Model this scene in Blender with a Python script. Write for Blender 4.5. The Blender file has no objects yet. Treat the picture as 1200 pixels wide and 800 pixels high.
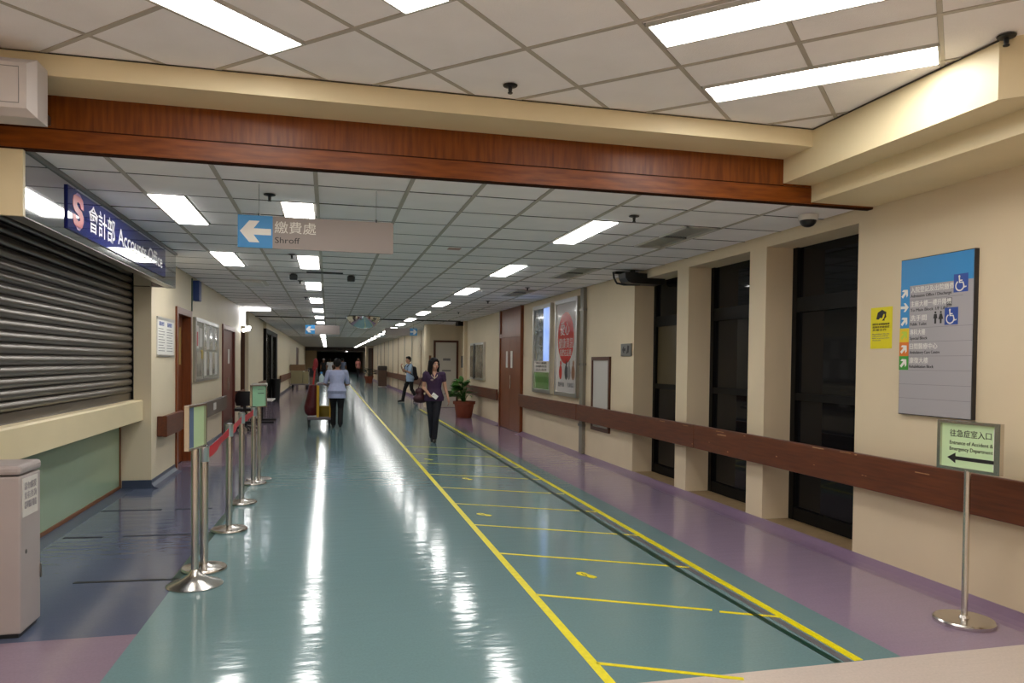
import bpy, bmesh, math, random
from mathutils import Vector, Matrix
random.seed(7)
PI = math.pi
S = bpy.context.scene
COL = S.collection

# ------------------------------------------------------------------ camera, world, exposure
EYE = 1.53
cd = bpy.data.cameras.new('camera'); cam = bpy.data.objects.new('camera', cd); COL.objects.link(cam)
cd.sensor_width = 36.0; cd.lens = 36.0 * 869.5 / 1200.0
cd.shift_y = (443.2 - 400.0) / 1200.0
cd.clip_end = 400
_R = Matrix(((0.970546, -0.240640, 0.011487), (0.006142, -0.022951, -0.999718), (0.240836, 0.970343, -0.020797)))
_r, _d, _f = Vector(_R[0]), Vector(_R[1]), Vector(_R[2])
cam.matrix_world = Matrix(((_r.x, -_d.x, -_f.x, 0), (_r.y, -_d.y, -_f.y, 0), (_r.z, -_d.z, -_f.z, EYE), (0, 0, 0, 1)))
S.camera = cam
w = bpy.data.worlds.new('night'); S.world = w; w.use_nodes = True
w.node_tree.nodes['Background'].inputs[0].default_value = (0.012, 0.014, 0.02, 1)
w.node_tree.nodes['Background'].inputs[1].default_value = 0.3
S.view_settings.view_transform = 'Standard'; S.view_settings.look = 'None'
S.view_settings.gamma = 1.0; S.view_settings.exposure = 1.08
S.view_settings.use_curve_mapping = False
S.cycles.use_denoising = True
S.cycles.max_bounces = 10
S.cycles.diffuse_bounces = 6
S.cycles.caustics_reflective = True
S.cycles.caustics_refractive = False
S.cycles.sample_clamp_indirect = 6.0
LIGHT = 8.5                      # emission of one fluorescent diffuser

# ------------------------------------------------------------------ materials
def srgb(r, g, b):
    f = lambda c: (c / 255 / 12.92) if c / 255 <= 0.04045 else ((c / 255 + 0.055) / 1.055) ** 2.4
    return (f(r), f(g), f(b), 1)
MATS = {}
def mat(name, col, rough=0.6, metal=0.0, var=0.0, scale=6.0, stretch=(1, 1, 1), bump=0.0, bscale=60.0,
        emit=0.0, spec=0.5, coat=0.0, trans=0.0, rvar=0.0, col2=None, detail=4.0, bstretch=(1, 1, 1), ior=None):
    if name in MATS: return MATS[name]
    m = bpy.data.materials.new(name); m.use_nodes = True; MATS[name] = m
    nt = m.node_tree; N = nt.nodes; L = nt.links
    p = N['Principled BSDF']
    c = srgb(*col) if max(col) > 1.0 else (*col, 1)
    p.inputs['Base Color'].default_value = c
    p.inputs['Roughness'].default_value = rough
    p.inputs['Metallic'].default_value = metal
    p.inputs['Specular IOR Level'].default_value = spec
    p.inputs['Coat Weight'].default_value = coat
    p.inputs['Transmission Weight'].default_value = trans
    if ior: p.inputs['IOR'].default_value = ior
    if emit:
        p.inputs['Emission Color'].default_value = c
        p.inputs['Emission Strength'].default_value = emit
    geo = None
    def coords(st):
        tc = N.new('ShaderNodeTexCoord'); mp = N.new('ShaderNodeMapping'); mp.inputs['Scale'].default_value = st
        L.new(tc.outputs['Object'], mp.inputs['Vector']); return mp.outputs[0]
    if var or col2 or rvar:
        n = N.new('ShaderNodeTexNoise'); n.inputs['Scale'].default_value = scale; n.inputs['Detail'].default_value = detail
        L.new(coords(stretch), n.inputs['Vector'])
        r = N.new('ShaderNodeValToRGB')
        r.color_ramp.elements[0].position = 0.3; r.color_ramp.elements[1].position = 0.7
        if col2:
            r.color_ramp.elements[0].color = c
            r.color_ramp.elements[1].color = srgb(*col2) if max(col2) > 1 else (*col2, 1)
        else:
            r.color_ramp.elements[0].color = (*[x * (1 - var) for x in c[:3]], 1)
            r.color_ramp.elements[1].color = (*[min(1, x * (1 + var)) for x in c[:3]], 1)
        if var or col2:
            L.new(n.outputs['Fac'], r.inputs['Fac']); L.new(r.outputs['Color'], p.inputs['Base Color'])
        if rvar:
            mr = N.new('ShaderNodeMapRange'); mr.inputs[3].default_value = max(0, rough - rvar); mr.inputs[4].default_value = rough + rvar
            L.new(n.outputs['Fac'], mr.inputs[0]); L.new(mr.outputs[0], p.inputs['Roughness'])
    if bump:
        b = N.new('ShaderNodeBump'); b.inputs['Strength'].default_value = bump; b.inputs['Distance'].default_value = 0.01
        n2 = N.new('ShaderNodeTexNoise'); n2.inputs['Scale'].default_value = bscale; n2.inputs['Detail'].default_value = 3
        L.new(coords(bstretch), n2.inputs['Vector']); L.new(n2.outputs['Fac'], b.inputs['Height']); L.new(b.outputs[0], p.inputs['Normal'])
    return m

M_wall = mat('cream_wall_paint', (220, 202, 172), 0.55, var=0.03, scale=1.5, bump=0.05, bscale=90)
M_wallL = mat('pale_wall_paint', (222, 208, 180), 0.5, var=0.03, scale=1.5, bump=0.04, bscale=90)
M_cream = mat('cream_gloss_paint', (224, 208, 170), 0.45, var=0.03, scale=2.0)
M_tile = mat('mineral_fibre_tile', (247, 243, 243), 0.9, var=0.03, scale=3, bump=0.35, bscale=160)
M_runner = mat('ceiling_runner_metal', (178, 170, 158), 0.5)
M_gap = mat('ceiling_joint_shadow_metal', (58, 53, 47), 0.7)
M_back = mat('ceiling_void_board', (70, 66, 62), 0.9)
M_light = mat('lamp_diffuser', (1.0, 0.985, 0.95), 0.5, emit=LIGHT)
M_lframe = mat('lamp_frame_white', (190, 186, 178), 0.5)
def vinyl(name, col, v=0.05):
    return mat(name, col, 0.11, var=v, scale=70, bump=0.26, bscale=4.5, bstretch=(0.6, 2.2, 1), spec=0.31, detail=8)
M_teal = vinyl('teal_vinyl', (112, 141, 145))
M_blue = vinyl('slate_blue_vinyl', (88, 96, 118))
M_pink = vinyl('dusty_pink_vinyl', (140, 122, 138))
M_mauve = vinyl('mauve_vinyl', (150, 132, 154))
M_mauve2 = vinyl('mauve_vinyl_left', (140, 126, 144))
M_beige = vinyl('beige_vinyl', (210, 197, 188))
M_coveR = mat('mauve_cove_vinyl', (128, 106, 134), 0.3, var=0.05, scale=20)
M_coveL = mat('blue_cove_vinyl', (62, 72, 94), 0.3, var=0.05, scale=20)
M_yellow = mat('yellow_floor_tape', (240, 226, 14), 0.35, var=0.08, scale=25)
M_dgreen = mat('dark_green_floor_tape', (14, 58, 46), 0.35, var=0.1, scale=20)
M_black_tape = mat('black_floor_tape', (14, 17, 22), 0.7, var=0.2, scale=30)
M_wood = mat('red_brown_veneer', (98, 46, 8), 0.36, scale=4.0, stretch=(1.2, 6, 10), col2=(134, 70, 16), detail=6, spec=0.3)
M_woodU = mat('red_brown_upright_grain', (96, 46, 8), 0.36, scale=3.0, stretch=(14, 6, 1.2), col2=(126, 66, 14), detail=5, spec=0.3)
M_woodV = mat('red_brown_upright_veneer', (104, 50, 22), 0.32, scale=4.0, stretch=(9, 9, 0.8), col2=(134, 68, 30), detail=6)
M_woodD = mat('dark_brown_handrail', (84, 40, 20), 0.4, scale=5.0, stretch=(6, 0.7, 10), col2=(108, 56, 28), detail=6)
M_woodLip = mat('dark_lip_wood', (52, 26, 12), 0.8, var=0.15, scale=8, spec=0.1)
M_scuff = mat('bare_scuffed_wood', (176, 134, 92), 0.6, var=0.2, scale=40)
M_door = mat('orange_brown_door', (108, 52, 18), 0.35, scale=4.0, stretch=(9, 9, 0.8), col2=(128, 64, 26), detail=6)
M_doorR = mat('oxblood_door', (112, 54, 44), 0.4, var=0.05, scale=4)
M_doorF = mat('dark_door_frame', (84, 46, 28), 0.4, var=0.1, scale=6)
M_steel = mat('polished_steel_fascia', (0.56, 0.56, 0.56), 0.06, metal=1.0)
M_trimsteel = mat('dull_steel_trim', (0.22, 0.21, 0.19), 0.35, metal=1.0)
M_chrome = mat('brushed_steel', (0.62, 0.59, 0.55), 0.22, metal=1.0, rvar=0.06, scale=40)
M_shutter = mat('galvanised_shutter', (0.20, 0.175, 0.152), 0.33, metal=0.9, scale=5, stretch=(1, 0.6, 12), rvar=0.08, var=0.12)
M_gpanel = mat('pale_green_laminate', (156, 178, 150), 0.25, var=0.02, scale=2)
M_trimw = mat('brown_trim', (122, 76, 40), 0.45, var=0.1, scale=10)
M_black = mat('black_plastic', (22, 22, 24), 0.4)
M_darkmetal = mat('dark_bronze_frame', (12, 10, 9), 0.55, metal=0.0, spec=0.2)
M_glass = mat('night_glass', (0.008, 0.008, 0.009), 0.04, trans=0.0, spec=0.22)
M_glowpane = mat('papered_pane', (78, 68, 48), 0.35, var=0.05, scale=4)  # base colour stands for a lit pane seen through the glass
M_sill = mat('tan_sill', (150, 126, 92), 0.6, var=0.1, scale=12)
M_white = mat('white_print', (232, 230, 224), 0.5)
M_offwhite = mat('off_white_paper', (214, 210, 204), 0.6, var=0.03, scale=20)
M_greyprint = mat('grey_print', (120, 118, 118), 0.6)
M_blackprint = mat('black_print', (30, 28, 30), 0.5)
M_blueacr = mat('royal_blue_acrylic', (30, 38, 112), 0.05, spec=0.4)
M_red = mat('red_print', (190, 44, 40), 0.4)
M_pinkp = mat('violet_print', (150, 96, 140), 0.4)
M_skyblue = mat('sign_blue', (52, 140, 204), 0.4)
M_signgrey = mat('sign_grey', (152, 142, 138), 0.45)
M_signgrey2 = mat('directory_grey', (168, 164, 168), 0.4)
M_accblue = mat('access_blue', (40, 74, 160), 0.4)
M_arrowyel = mat('arrow_tile_yellow', (226, 196, 30), 0.4)
M_arrowor = mat('arrow_tile_orange', (224, 120, 34), 0.4)
M_arrowgr = mat('arrow_tile_green', (60, 150, 50), 0.4)
M_yelpaper = mat('yellow_notice_paper', (228, 214, 0), 0.5)
M_mintpaper = mat('mint_notice_paper', (196, 222, 176), 0.5)
M_mintpaper2 = mat('green_notice_paper', (150, 196, 160), 0.5)
M_cab = mat('grey_enamel', (172, 162, 160), 0.4, var=0.03, scale=5)
M_unit = mat('off_white_casing', (190, 182, 178), 0.4)
M_belt = mat('red_belt_webbing', (196, 34, 46), 0.55, bump=0.1, bscale=200)
M_terra = mat('terracotta', (142, 72, 48), 0.7, var=0.1, scale=12)
M_soil = mat('potting_soil', (50, 38, 28), 0.95, var=0.3, scale=60)
M_leaf = mat('glossy_leaf', (62, 110, 44), 0.35, var=0.25, scale=8)
M_leafD = mat('dark_leaf', (28, 48, 30), 0.5, var=0.25, scale=8)
M_skin = mat('skin', (196, 148, 122), 0.5, var=0.03, scale=10)
M_skin2 = mat('tanned_skin', (150, 106, 82), 0.5, var=0.03, scale=10)
M_hair = mat('black_hair', (14, 11, 11), 0.62, spec=0.25, bump=0.15, bscale=60, bstretch=(6, 6, 0.5))
M_purple = mat('dark_purple_cloth', (58, 34, 66), 0.75, var=0.12, scale=20)
M_navy = mat('dark_navy_cloth', (22, 22, 32), 0.8, var=0.12, scale=20)
M_blackcl = mat('black_cloth', (18, 17, 20), 0.8, var=0.12, scale=20)
M_ltblue = mat('light_blue_cloth', (158, 182, 212), 0.75, var=0.05, scale=20)
M_lav = mat('lavender_cloth', (164, 172, 204), 0.75, var=0.05, scale=20)
M_pinkcl = mat('salmon_cloth', (190, 120, 110), 0.75, var=0.05, scale=20)
M_whitecl = mat('white_cloth', (200, 200, 206), 0.75, var=0.05, scale=20)
M_bagm = mat('maroon_leather', (66, 28, 36), 0.5, var=0.1, scale=12)
M_eyew = mat('eye_white', (220, 216, 210), 0.3)
M_lip = mat('lip', (160, 84, 80), 0.5)
M_yelpl = mat('yellow_plastic', (206, 160, 28), 0.4)
M_redpl = mat('dark_red_vinyl_bag', (84, 20, 26), 0.5, var=0.1, scale=10)
M_greypl = mat('grey_plastic', (120, 112, 118), 0.5)
M_card = mat('brown_cardboard', (120, 92, 66), 0.8, var=0.08, scale=8)
M_crate = mat('beige_crate', (150, 140, 104), 0.6)
M_brownbin = mat('brown_bin_panel', (82, 58, 44), 0.5, var=0.1, scale=8)
M_alu = mat('anodised_frame', (0.60, 0.59, 0.57), 0.3, metal=1.0)
M_vent = mat('vent_grey', (218, 214, 206), 0.5)
M_poster = mat('poster_white', (206, 200, 198), 0.12, coat=0.6)
M_posred = mat('poster_red', (196, 40, 38), 0.15, coat=0.6)
M_posgreen = mat('poster_green', (70, 136, 60), 0.15, coat=0.6, var=0.35, scale=9)
M_posphoto = mat('poster_photo', (44, 60, 52), 0.12, coat=0.6, scale=5, col2=(150, 160, 170))
M_lit = mat('backlit_strip', (120, 150, 215), 0.3, emit=0.55, scale=2.2, col2=(196, 214, 240))
M_spot = mat('spot_lamp_glow', (1.0, 0.98, 0.95), 0.4, emit=14)
M_board = mat('pin_board_paper', (180, 178, 170), 0.12, var=0.10, scale=7, coat=0.5)
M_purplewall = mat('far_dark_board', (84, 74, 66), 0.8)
M_mirror = mat('convex_mirror_skin', (0.72, 0.78, 0.80), 0.05, metal=1.0)
M_silver = mat('silver_sticker', (0.2, 0.2, 0.19), 0.4, metal=0.8)

# ------------------------------------------------------------------ mesh helpers
class MB:
    def __init__(s): s.v = []; s.f = []
    def add(s, vs, fs):
        o = len(s.v); s.v += [tuple(v) for v in vs]; s.f += [tuple(i + o for i in f) for f in fs]; return s
    def box(s, x0, x1, y0, y1, z0, z1):
        return s.add([(x0, y0, z0), (x1, y0, z0), (x1, y1, z0), (x0, y1, z0), (x0, y0, z1), (x1, y0, z1), (x1, y1, z1), (x0, y1, z1)],
                     [(3, 2, 1, 0), (4, 5, 6, 7), (0, 1, 5, 4), (1, 2, 6, 5), (2, 3, 7, 6), (3, 0, 4, 7)])
    def cbox(s, x0, x1, y0, y1, z0, z1, c):
        """box with its vertical and horizontal edges chamfered by c"""
        bm = bmesh.new(); r = bmesh.ops.create_cube(bm, size=1)
        for v in bm.verts: v.co = Vector(((x0 + x1) / 2 + v.co.x * (x1 - x0), (y0 + y1) / 2 + v.co.y * (y1 - y0), (z0 + z1) / 2 + v.co.z * (z1 - z0)))
        bmesh.ops.bevel(bm, geom=bm.edges[:], offset=c, segments=2, affect='EDGES', profile=0.5)
        bm.verts.index_update(); s.add([v.co for v in bm.verts], [[v.index for v in f.verts] for f in bm.faces]); bm.free(); return s
    def prism(s, poly, axis, a, b):
        """extrude polygon (2-D points) along axis from a to b; poly coordinates are the two other axes in order"""
        n = len(poly); P = []
        for t in (a, b):
            for (u, v) in poly:
                P.append({'x': (t, u, v), 'y': (u, t, v), 'z': (u, v, t)}[axis])
        F = [tuple(range(n))[::-1], tuple(range(n, 2 * n))]
        for i in range(n): j = (i + 1) % n; F.append((i, j, n + j, n + i))
        return s.add(P, F)
    def lathe(s, prof, c=(0, 0, 0), n=24):
        o = []; fs = []
        for (r, z) in prof:
            for k in range(n):
                a = 2 * PI * k / n; o.append((c[0] + r * math.cos(a), c[1] + r * math.sin(a), c[2] + z))
        m = len(prof)
        for i in range(m - 1):
            for k in range(n):
                k2 = (k + 1) % n; fs.append((i * n + k, i * n + k2, (i + 1) * n + k2, (i + 1) * n + k))
        fs.append(tuple(range(n))[::-1]); fs.append(tuple((m - 1) * n + k for k in range(n)))
        return s.add(o, fs)
    def tube(s, pts, r, n=8):
        pts = [Vector(p) for p in pts]; rr = r if isinstance(r, (list, tuple)) else [r] * len(pts)
        o = []; fs = []
        for i, p in enumerate(pts):
            d = (pts[min(i + 1, len(pts) - 1)] - pts[max(i - 1, 0)]).normalized()
            u = d.cross(Vector((0, 0, 1)))
            if u.length < 1e-3: u = d.cross(Vector((1, 0, 0)))
            u.normalize(); v = d.cross(u)
            for k in range(n):
                a = 2 * PI * k / n; o.append(p + (u * math.cos(a) + v * math.sin(a)) * rr[i])
        for i in range(len(pts) - 1):
            for k in range(n):
                k2 = (k + 1) % n; fs.append((i * n + k, i * n + k2, (i + 1) * n + k2, (i + 1) * n + k))
        fs.append(tuple(range(n))[::-1]); fs.append(tuple((len(pts) - 1) * n + k for k in range(n)))
        return s.add(o, fs)
    def ball(s, c, r, n=12, m=8):
        rx, ry, rz = r if isinstance(r, (list, tuple)) else (r, r, r)
        o = [(c[0], c[1], c[2] - rz)]; fs = []
        for i in range(1, m):
            t = -PI / 2 + PI * i / m
            for k in range(n):
                a = 2 * PI * k / n; o.append((c[0] + rx * math.cos(t) * math.cos(a), c[1] + ry * math.cos(t) * math.sin(a), c[2] + rz * math.sin(t)))
        o.append((c[0], c[1], c[2] + rz)); top = len(o) - 1
        for k in range(n):
            k2 = (k + 1) % n; fs.append((0, 1 + k2, 1 + k)); fs.append((top, 1 + (m - 2) * n + k, 1 + (m - 2) * n + k2))
            for i in range(m - 2): fs.append((1 + i * n + k, 1 + i * n + k2, 1 + (i + 1) * n + k2, 1 + (i + 1) * n + k))
        return s.add(o, fs)
    def cap(s, p0, p1, r0, r1, n=12):
        p0, p1 = Vector(p0), Vector(p1); d = (p1 - p0); L = d.length; d = d / L if L > 1e-6 else Vector((0, 0, 1))
        pts = []; rr = []
        for i in range(5): a = PI / 2 * i / 4; pts.append(p0 - d * r0 * math.cos(a)); rr.append(max(r0 * math.sin(a), 1e-4))
        for i in range(1, 4): t = i / 4; pts.append(p0 + (p1 - p0) * t); rr.append(r0 + (r1 - r0) * t)
        for i in range(4, -1, -1): a = PI / 2 * i / 4; pts.append(p1 + d * r1 * math.cos(a)); rr.append(max(r1 * math.sin(a), 1e-4))
        return s.tube(pts, rr, n)
    def loft(s, rings, n=20):
        """rings: (cx, cy, cz, rx, ry) stacked"""
        o = []; fs = []
        for (cx, cy, cz, rx, ry) in rings:
            for k in range(n):
                a = 2 * PI * k / n; o.append((cx + rx * math.cos(a), cy + ry * math.sin(a), cz))
        m = len(rings)
        for i in range(m - 1):
            for k in range(n):
                k2 = (k + 1) % n; fs.append((i * n + k, i * n + k2, (i + 1) * n + k2, (i + 1) * n + k))
        fs.append(tuple(range(n))[::-1]); fs.append(tuple((m - 1) * n + k for k in range(n)))
        return s.add(o, fs)
    def mesh(s, name, off=(0, 0, 0)):
        me = bpy.data.meshes.new(name)
        me.from_pydata([(v[0] - off[0], v[1] - off[1], v[2] - off[2]) for v in s.v], [], s.f); me.update(); return me
    def xf(s, M):
        s.v = [tuple(M @ Vector(v)) for v in s.v]; return s

ROOT = {}
def shade(me, smooth, angle=40):
    if smooth:
        for p in me.polygons: p.use_smooth = True
        try: me.set_sharp_from_angle(angle=math.radians(angle))
        except Exception: pass
def put(name, mb, m, parent=None, smooth=False, label=None, cat=None, group=None, kind=None, at=None, angle=40):
    """link a mesh built in world coordinates; its origin is the thing's base point"""
    off = ROOT[parent.name] if parent is not None else (at or (0, 0, 0))
    me = mb if isinstance(mb, bpy.types.Mesh) else mb.mesh(name, off)
    if isinstance(mb, bpy.types.Mesh): me.transform(Matrix.Translation((-off[0], -off[1], -off[2])))
    if m is not None and not me.materials: me.materials.append(m)
    shade(me, smooth, angle)
    o = bpy.data.objects.new(name, me); COL.objects.link(o)
    if parent is not None: o.parent = parent
    else: o.location = off
    ROOT[o.name] = off
    return tag(o, label, cat, group, kind)
def tag(o, label=None, cat=None, group=None, kind=None):
    if label: o['label'] = label
    if cat: o['category'] = cat
    if group: o['group'] = group
    if kind: o['kind'] = kind
    return o
def thing(name, label, cat, at, group=None, kind=None):
    o = bpy.data.objects.new(name, None); COL.objects.link(o); o.location = at; ROOT[o.name] = tuple(at)
    o.empty_display_size = 0.1
    return tag(o, label, cat, group, kind)
def copies(name, me, m, parent, spots):
    """alike pieces sharing one mesh"""
    if m is not None and not me.materials: me.materials.append(m)
    off = ROOT[parent.name]
    for p in spots:
        o = bpy.data.objects.new(name, me); COL.objects.link(o); o.parent = parent
        o.location = (p[0] - off[0], p[1] - off[1], p[2] - off[2]); ROOT[o.name] = off
        if len(p) > 3: o.rotation_euler = p[3]

def frameM(origin, right, up):
    r = Vector(right).normalized(); u = Vector(up).normalized(); n = r.cross(u)
    return Matrix(((r.x, u.x, n.x, origin[0]), (r.y, u.y, n.y, origin[1]), (r.z, u.z, n.z, origin[2]), (0, 0, 0, 1)))
def text(name, body, M, size, m, parent, align='LEFT', depth=0.0015, fit=None, bold=0.0, label=None):
    cu = bpy.data.curves.new(name, 'FONT'); cu.body = body; cu.size = size; cu.align_x = align; cu.extrude = depth; cu.offset = bold
    cu.resolution_u = 3
    ob = bpy.data.objects.new(name, cu); COL.objects.link(ob)
    dg = bpy.context.evaluated_depsgraph_get(); me = bpy.data.meshes.new_from_object(ob.evaluated_get(dg)); me.name = name
    COL.objects.unlink(ob); bpy.data.objects.remove(ob)
    if fit and len(me.vertices):
        x0 = min(v.co.x for v in me.vertices); x1 = max(v.co.x for v in me.vertices)
        for v in me.vertices: v.co.x = (v.co.x - x0) * fit / (x1 - x0)
    me.transform(M)
    for i in range(len(me.materials)): me.materials.pop()
    return put(name, me, m, parent, label=label)
def plate(M, x0, x1, y0, y1, t0, t1):
    """box in a sign's own frame: x along, y up, t out of its face"""
    return MB().box(x0, x1, y0, y1, t0, t1).xf(M)
def poly(M, pts, t0, t1):
    return MB().prism(pts, 'z', t0, t1).xf(M)
def arrow_pts(cx, cy, s, ang, thick=0.17):
    P = [(-0.5, -thick), (0.08, -thick), (-0.12, -0.42), (0.12, -0.42), (0.5, 0), (0.12, 0.42), (-0.12, 0.42), (0.08, thick), (-0.5, thick)]
    c, sn = math.cos(ang), math.sin(ang)
    return [(cx + s * (x * c - y * sn), cy + s * (x * sn + y * c)) for x, y in P]
def disc_pts(cx, cy, rx, ry=None, n=24):
    ry = ry or rx
    return [(cx + rx * math.cos(2 * PI * k / n), cy + ry * math.sin(2 * PI * k / n)) for k in range(n)]
def wheelchair_mark(M, x, y, s, parent):
    """white wheelchair pictogram on a blue square; x, y = lower left corner, s = side"""
    sq = put('pictogram_square', plate(M, x, x + s, y, y + s * 1.05, 0.003, 0.005), M_accblue, parent, label='blue square with the wheelchair user symbol')
    mb = MB(); X = lambda a: x + a * s; Y = lambda b: y + b * s
    for (pts, r) in ((((0.40, 0.85), (0.42, 0.55), (0.66, 0.55), (0.76, 0.25), (0.90, 0.30)), 0.045), (((0.42, 0.66), (0.62, 0.66)), 0.035)):
        mb.tube([(X(a), Y(b), 0.006) for a, b in pts], r * s, 6)
    arc = [(X(0.44 + 0.28 * math.cos(t)), Y(0.36 + 0.28 * math.sin(t)), 0.006) for t in [math.radians(120 + k * 15) for k in range(17)]]
    mb.tube(arc, 0.04 * s, 6); mb.ball((X(0.40), Y(0.90), 0.006), 0.07 * s, 8, 6)
    mb.v = [(a, b, 0.005 + (c - 0.006) * 0.05 + 0.001) for a, b, c in mb.v]
    put('pictogram', mb.xf(M), M_white, sq)
def toilet_mark(M, x, y, h, skirt, parent):
    mb = MB(); mb.prism(disc_pts(x, y + h * 0.9, h * 0.09, n=10), 'z', 0.003, 0.0045)
    body = [(-0.13, 0.78), (0.13, 0.78), (0.2, 0.42), (0.09, 0.42), (0.09, 0), (-0.09, 0), (-0.09, 0.42), (-0.2, 0.42)] if not skirt else \
           [(-0.10, 0.78), (0.10, 0.78), (0.24, 0.34), (0.09, 0.34), (0.08, 0), (-0.08, 0), (-0.09, 0.34), (-0.24, 0.34)]
    mb.prism([(x + a * h, y + b * h) for a, b in body], 'z', 0.003, 0.0045)
    put('pictogram', mb.xf(M), M_blackprint, parent)

# ------------------------------------------------------------------ main measures (metres; corridor runs along +Y)
XL, XR = -2.02, 4.10            # corridor walls
ZC, ZF = 2.78, 3.20             # corridor ceiling, lobby ceiling
YB = 4.95                       # wooden beam face
YE = 112.0                      # far end

# ------------------------------------------------------------------ floor
floor = thing('floor', None, None, (0, 0, 0), kind='structure')
LB = [(-1.05, 3.28), (-1.02, 4.47), (-0.97, 7.2), (-0.93, 11.3), (-0.93, YE)]
RB = [(2.955, 3.28), (2.99, 7.2), (3.04, 15), (3.06, YE)]
def zone(pts, m, label): put('vinyl_sheet', MB().prism(pts, 'z', -0.06, 0.0), m, floor, label=label)
zone(LB[::-1] + RB if False else [*LB[::-1], *RB], M_teal, 'teal vinyl sheet down the middle of the corridor')
zone([(-2.5, 3.28), LB[0], LB[1], (-2.5, 4.47)], M_pink, 'dusty pink vinyl sheet')
zone([(-2.5, 4.47), LB[1], LB[2], LB[3], (-2.5, 11.3)], M_blue, 'slate blue vinyl sheet before the counter')
zone([(-6.0, 11.3), LB[3], LB[4], (-6.0, YE)], M_mauve2, 'mauve vinyl sheet along the left wall')
zone([RB[0], (5.0, 3.28), (5.0, YE), RB[3], RB[2], RB[1]], M_mauve, 'mauve vinyl sheet along the right wall')
zone([(-4.5, -13.0), (5.0, -13.0), (5.0, 3.28), (-4.5, 3.28)], M_beige, 'beige vinyl sheet of the lobby')
def tape(name, p, q, wd, m, label=None, z=0.0022):
    p, q = Vector((*p, 0)), Vector((*q, 0)); d = (q - p).normalized(); n = Vector((-d.y, d.x, 0)) * wd / 2
    return put(name, MB().prism([tuple((p - n).xy), tuple((q - n).xy), tuple((q + n).xy), tuple((p + n).xy)], 'z', 0.0004, z), m, floor, label=label)
tape('tape_strip', (1.325, 3.285), (1.36, 62.0), 0.052, M_yellow, 'long yellow tape line down the middle of the teal floor')
tape('tape_strip', (2.695, 3.285), (2.90, 24.0), 0.052, M_yellow, 'yellow tape line beside the dark green stripe', 0.003)
tape('tape_strip', (2.570, 3.285), (2.545, 5.0), 0.040, M_dgreen, 'dark green stripe beside the right yellow line')
tape('tape_strip', (2.545, 5.0), (2.80, 24.0), 0.055, M_dgreen, 'dark green stripe continuing along the right yellow line')
tape('tape_strip', (2.632, 3.285), (2.66, 7.6), 0.045, mat('grey_floor_tape', (104, 104, 106), 0.4), 'grey band between the green and yellow lines', 0.0018)
for k in range(10):
    y0 = [3.545, 4.69, 5.78, 6.85, 7.92, 8.98, 10.08, 11.25, 12.4, 13.5][k]
    x1 = [1.98, 2.34, 2.66, 2.70, 2.70, 2.70, 2.73, 2.75, 2.77, 2.79][k]
    wd = 0.030 if k < 3 else 0.026
    tape('tape_strip', (1.34, y0), (x1, y0 - 0.525 * (x1 - 1.34)), wd, M_yellow)
    if k == 1: tape('tape_strip', (2.37, 4.128), (2.70, 3.955), wd, M_yellow)
for (x, y, a) in ((1.829, 5.046, 0.5), (1.54, 7.279, 0.7), (1.791, 9.572, 0.5), (1.55, 11.6, 0.6)):
    fp = [(-0.035, -0.13), (0.03, -0.13), (0.045, -0.06), (0.035, 0.0), (0.06, 0.08), (0.05, 0.14), (0.0, 0.165), (-0.05, 0.13), (-0.06, 0.06), (-0.04, -0.03), (-0.05, -0.08)]
    c, s = math.cos(a), math.sin(a); s_ = 0.62
    pts = [(x + s_ * (u * c - v * s), y + s_ * (u * s + v * c)) for u, v in fp]
    foot = put('footprint_sticker', MB().prism(pts, 'z', 0.0004, 0.0022), M_yellow, floor)
    q = [(x + s_ * (u * c - v * s), y + s_ * (u * s + v * c)) for u, v in ((-0.02, -0.02), (0.015, 0.04), (-0.005, 0.045), (0.02, 0.1), (0.0, 0.1), (-0.025, 0.03), (-0.005, 0.03), (-0.035, -0.02))]
    put('sticker_print', MB().prism(q, 'z', 0.0022, 0.0026), M_blackprint, foot)
for (p, q) in (((-1.67, 5.585), (-1.0, 5.535)), ((-2.17, 7.0), (-1.86, 6.965)), ((-1.70, 6.965), (-1.14, 6.95)), ((-2.19, 8.16), (-1.63, 8.14)), ((-1.5, 8.13), (-1.15, 8.12))):
    tape('tape_strip', p, q, 0.036, M_black_tape, 'short black queue line on the blue floor')
tape('tape_strip', (-1.015, 5.50), (-0.955, 8.2), 0.06, M_dgreen, 'dark green stripe under the queue posts')
tape('tape_strip', (-0.955, 8.2), (-0.93, 12.5), 0.06, M_dgreen, 'dark green stripe continuing past the queue posts')

# ------------------------------------------------------------------ ceilings
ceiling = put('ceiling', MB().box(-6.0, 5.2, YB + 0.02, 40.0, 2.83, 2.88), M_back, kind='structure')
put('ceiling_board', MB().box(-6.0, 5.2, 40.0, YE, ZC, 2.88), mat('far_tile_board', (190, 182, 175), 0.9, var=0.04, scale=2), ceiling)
CX = [-2.02, -1.35, -0.74, -0.09, 0.56, 1.06, 1.56, 2.23, 2.84, 3.49, 4.10]
RY = 0.6167; Y0 = 5.54 - RY
LX = {1: (-1.35, -1.075), 2: (-0.375, -0.115), 7: (2.245, 2.49)}     # strips of the lamps per column
def lamp_rows(row):                                            # rows that hold a lamp: two in every five
    return (row - 1) % 5 in (0, 1) and row >= 2 - 1
lamps = []
tile_me = {}
def tile(w_, d_):
    k = (round(w_, 3), round(d_, 3))
    if k not in tile_me:
        tile_me[k] = MB().box(-w_ / 2, w_ / 2, -d_ / 2, d_ / 2, 0, 0.018).mesh('ceiling_tile'); tile_me[k].materials.append(M_tile)
    return tile_me[k]
far_tiles = MB(); runners = MB(); cross = MB(); nt = 0
VENT = {8: (3.15, 3.46)}
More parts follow.
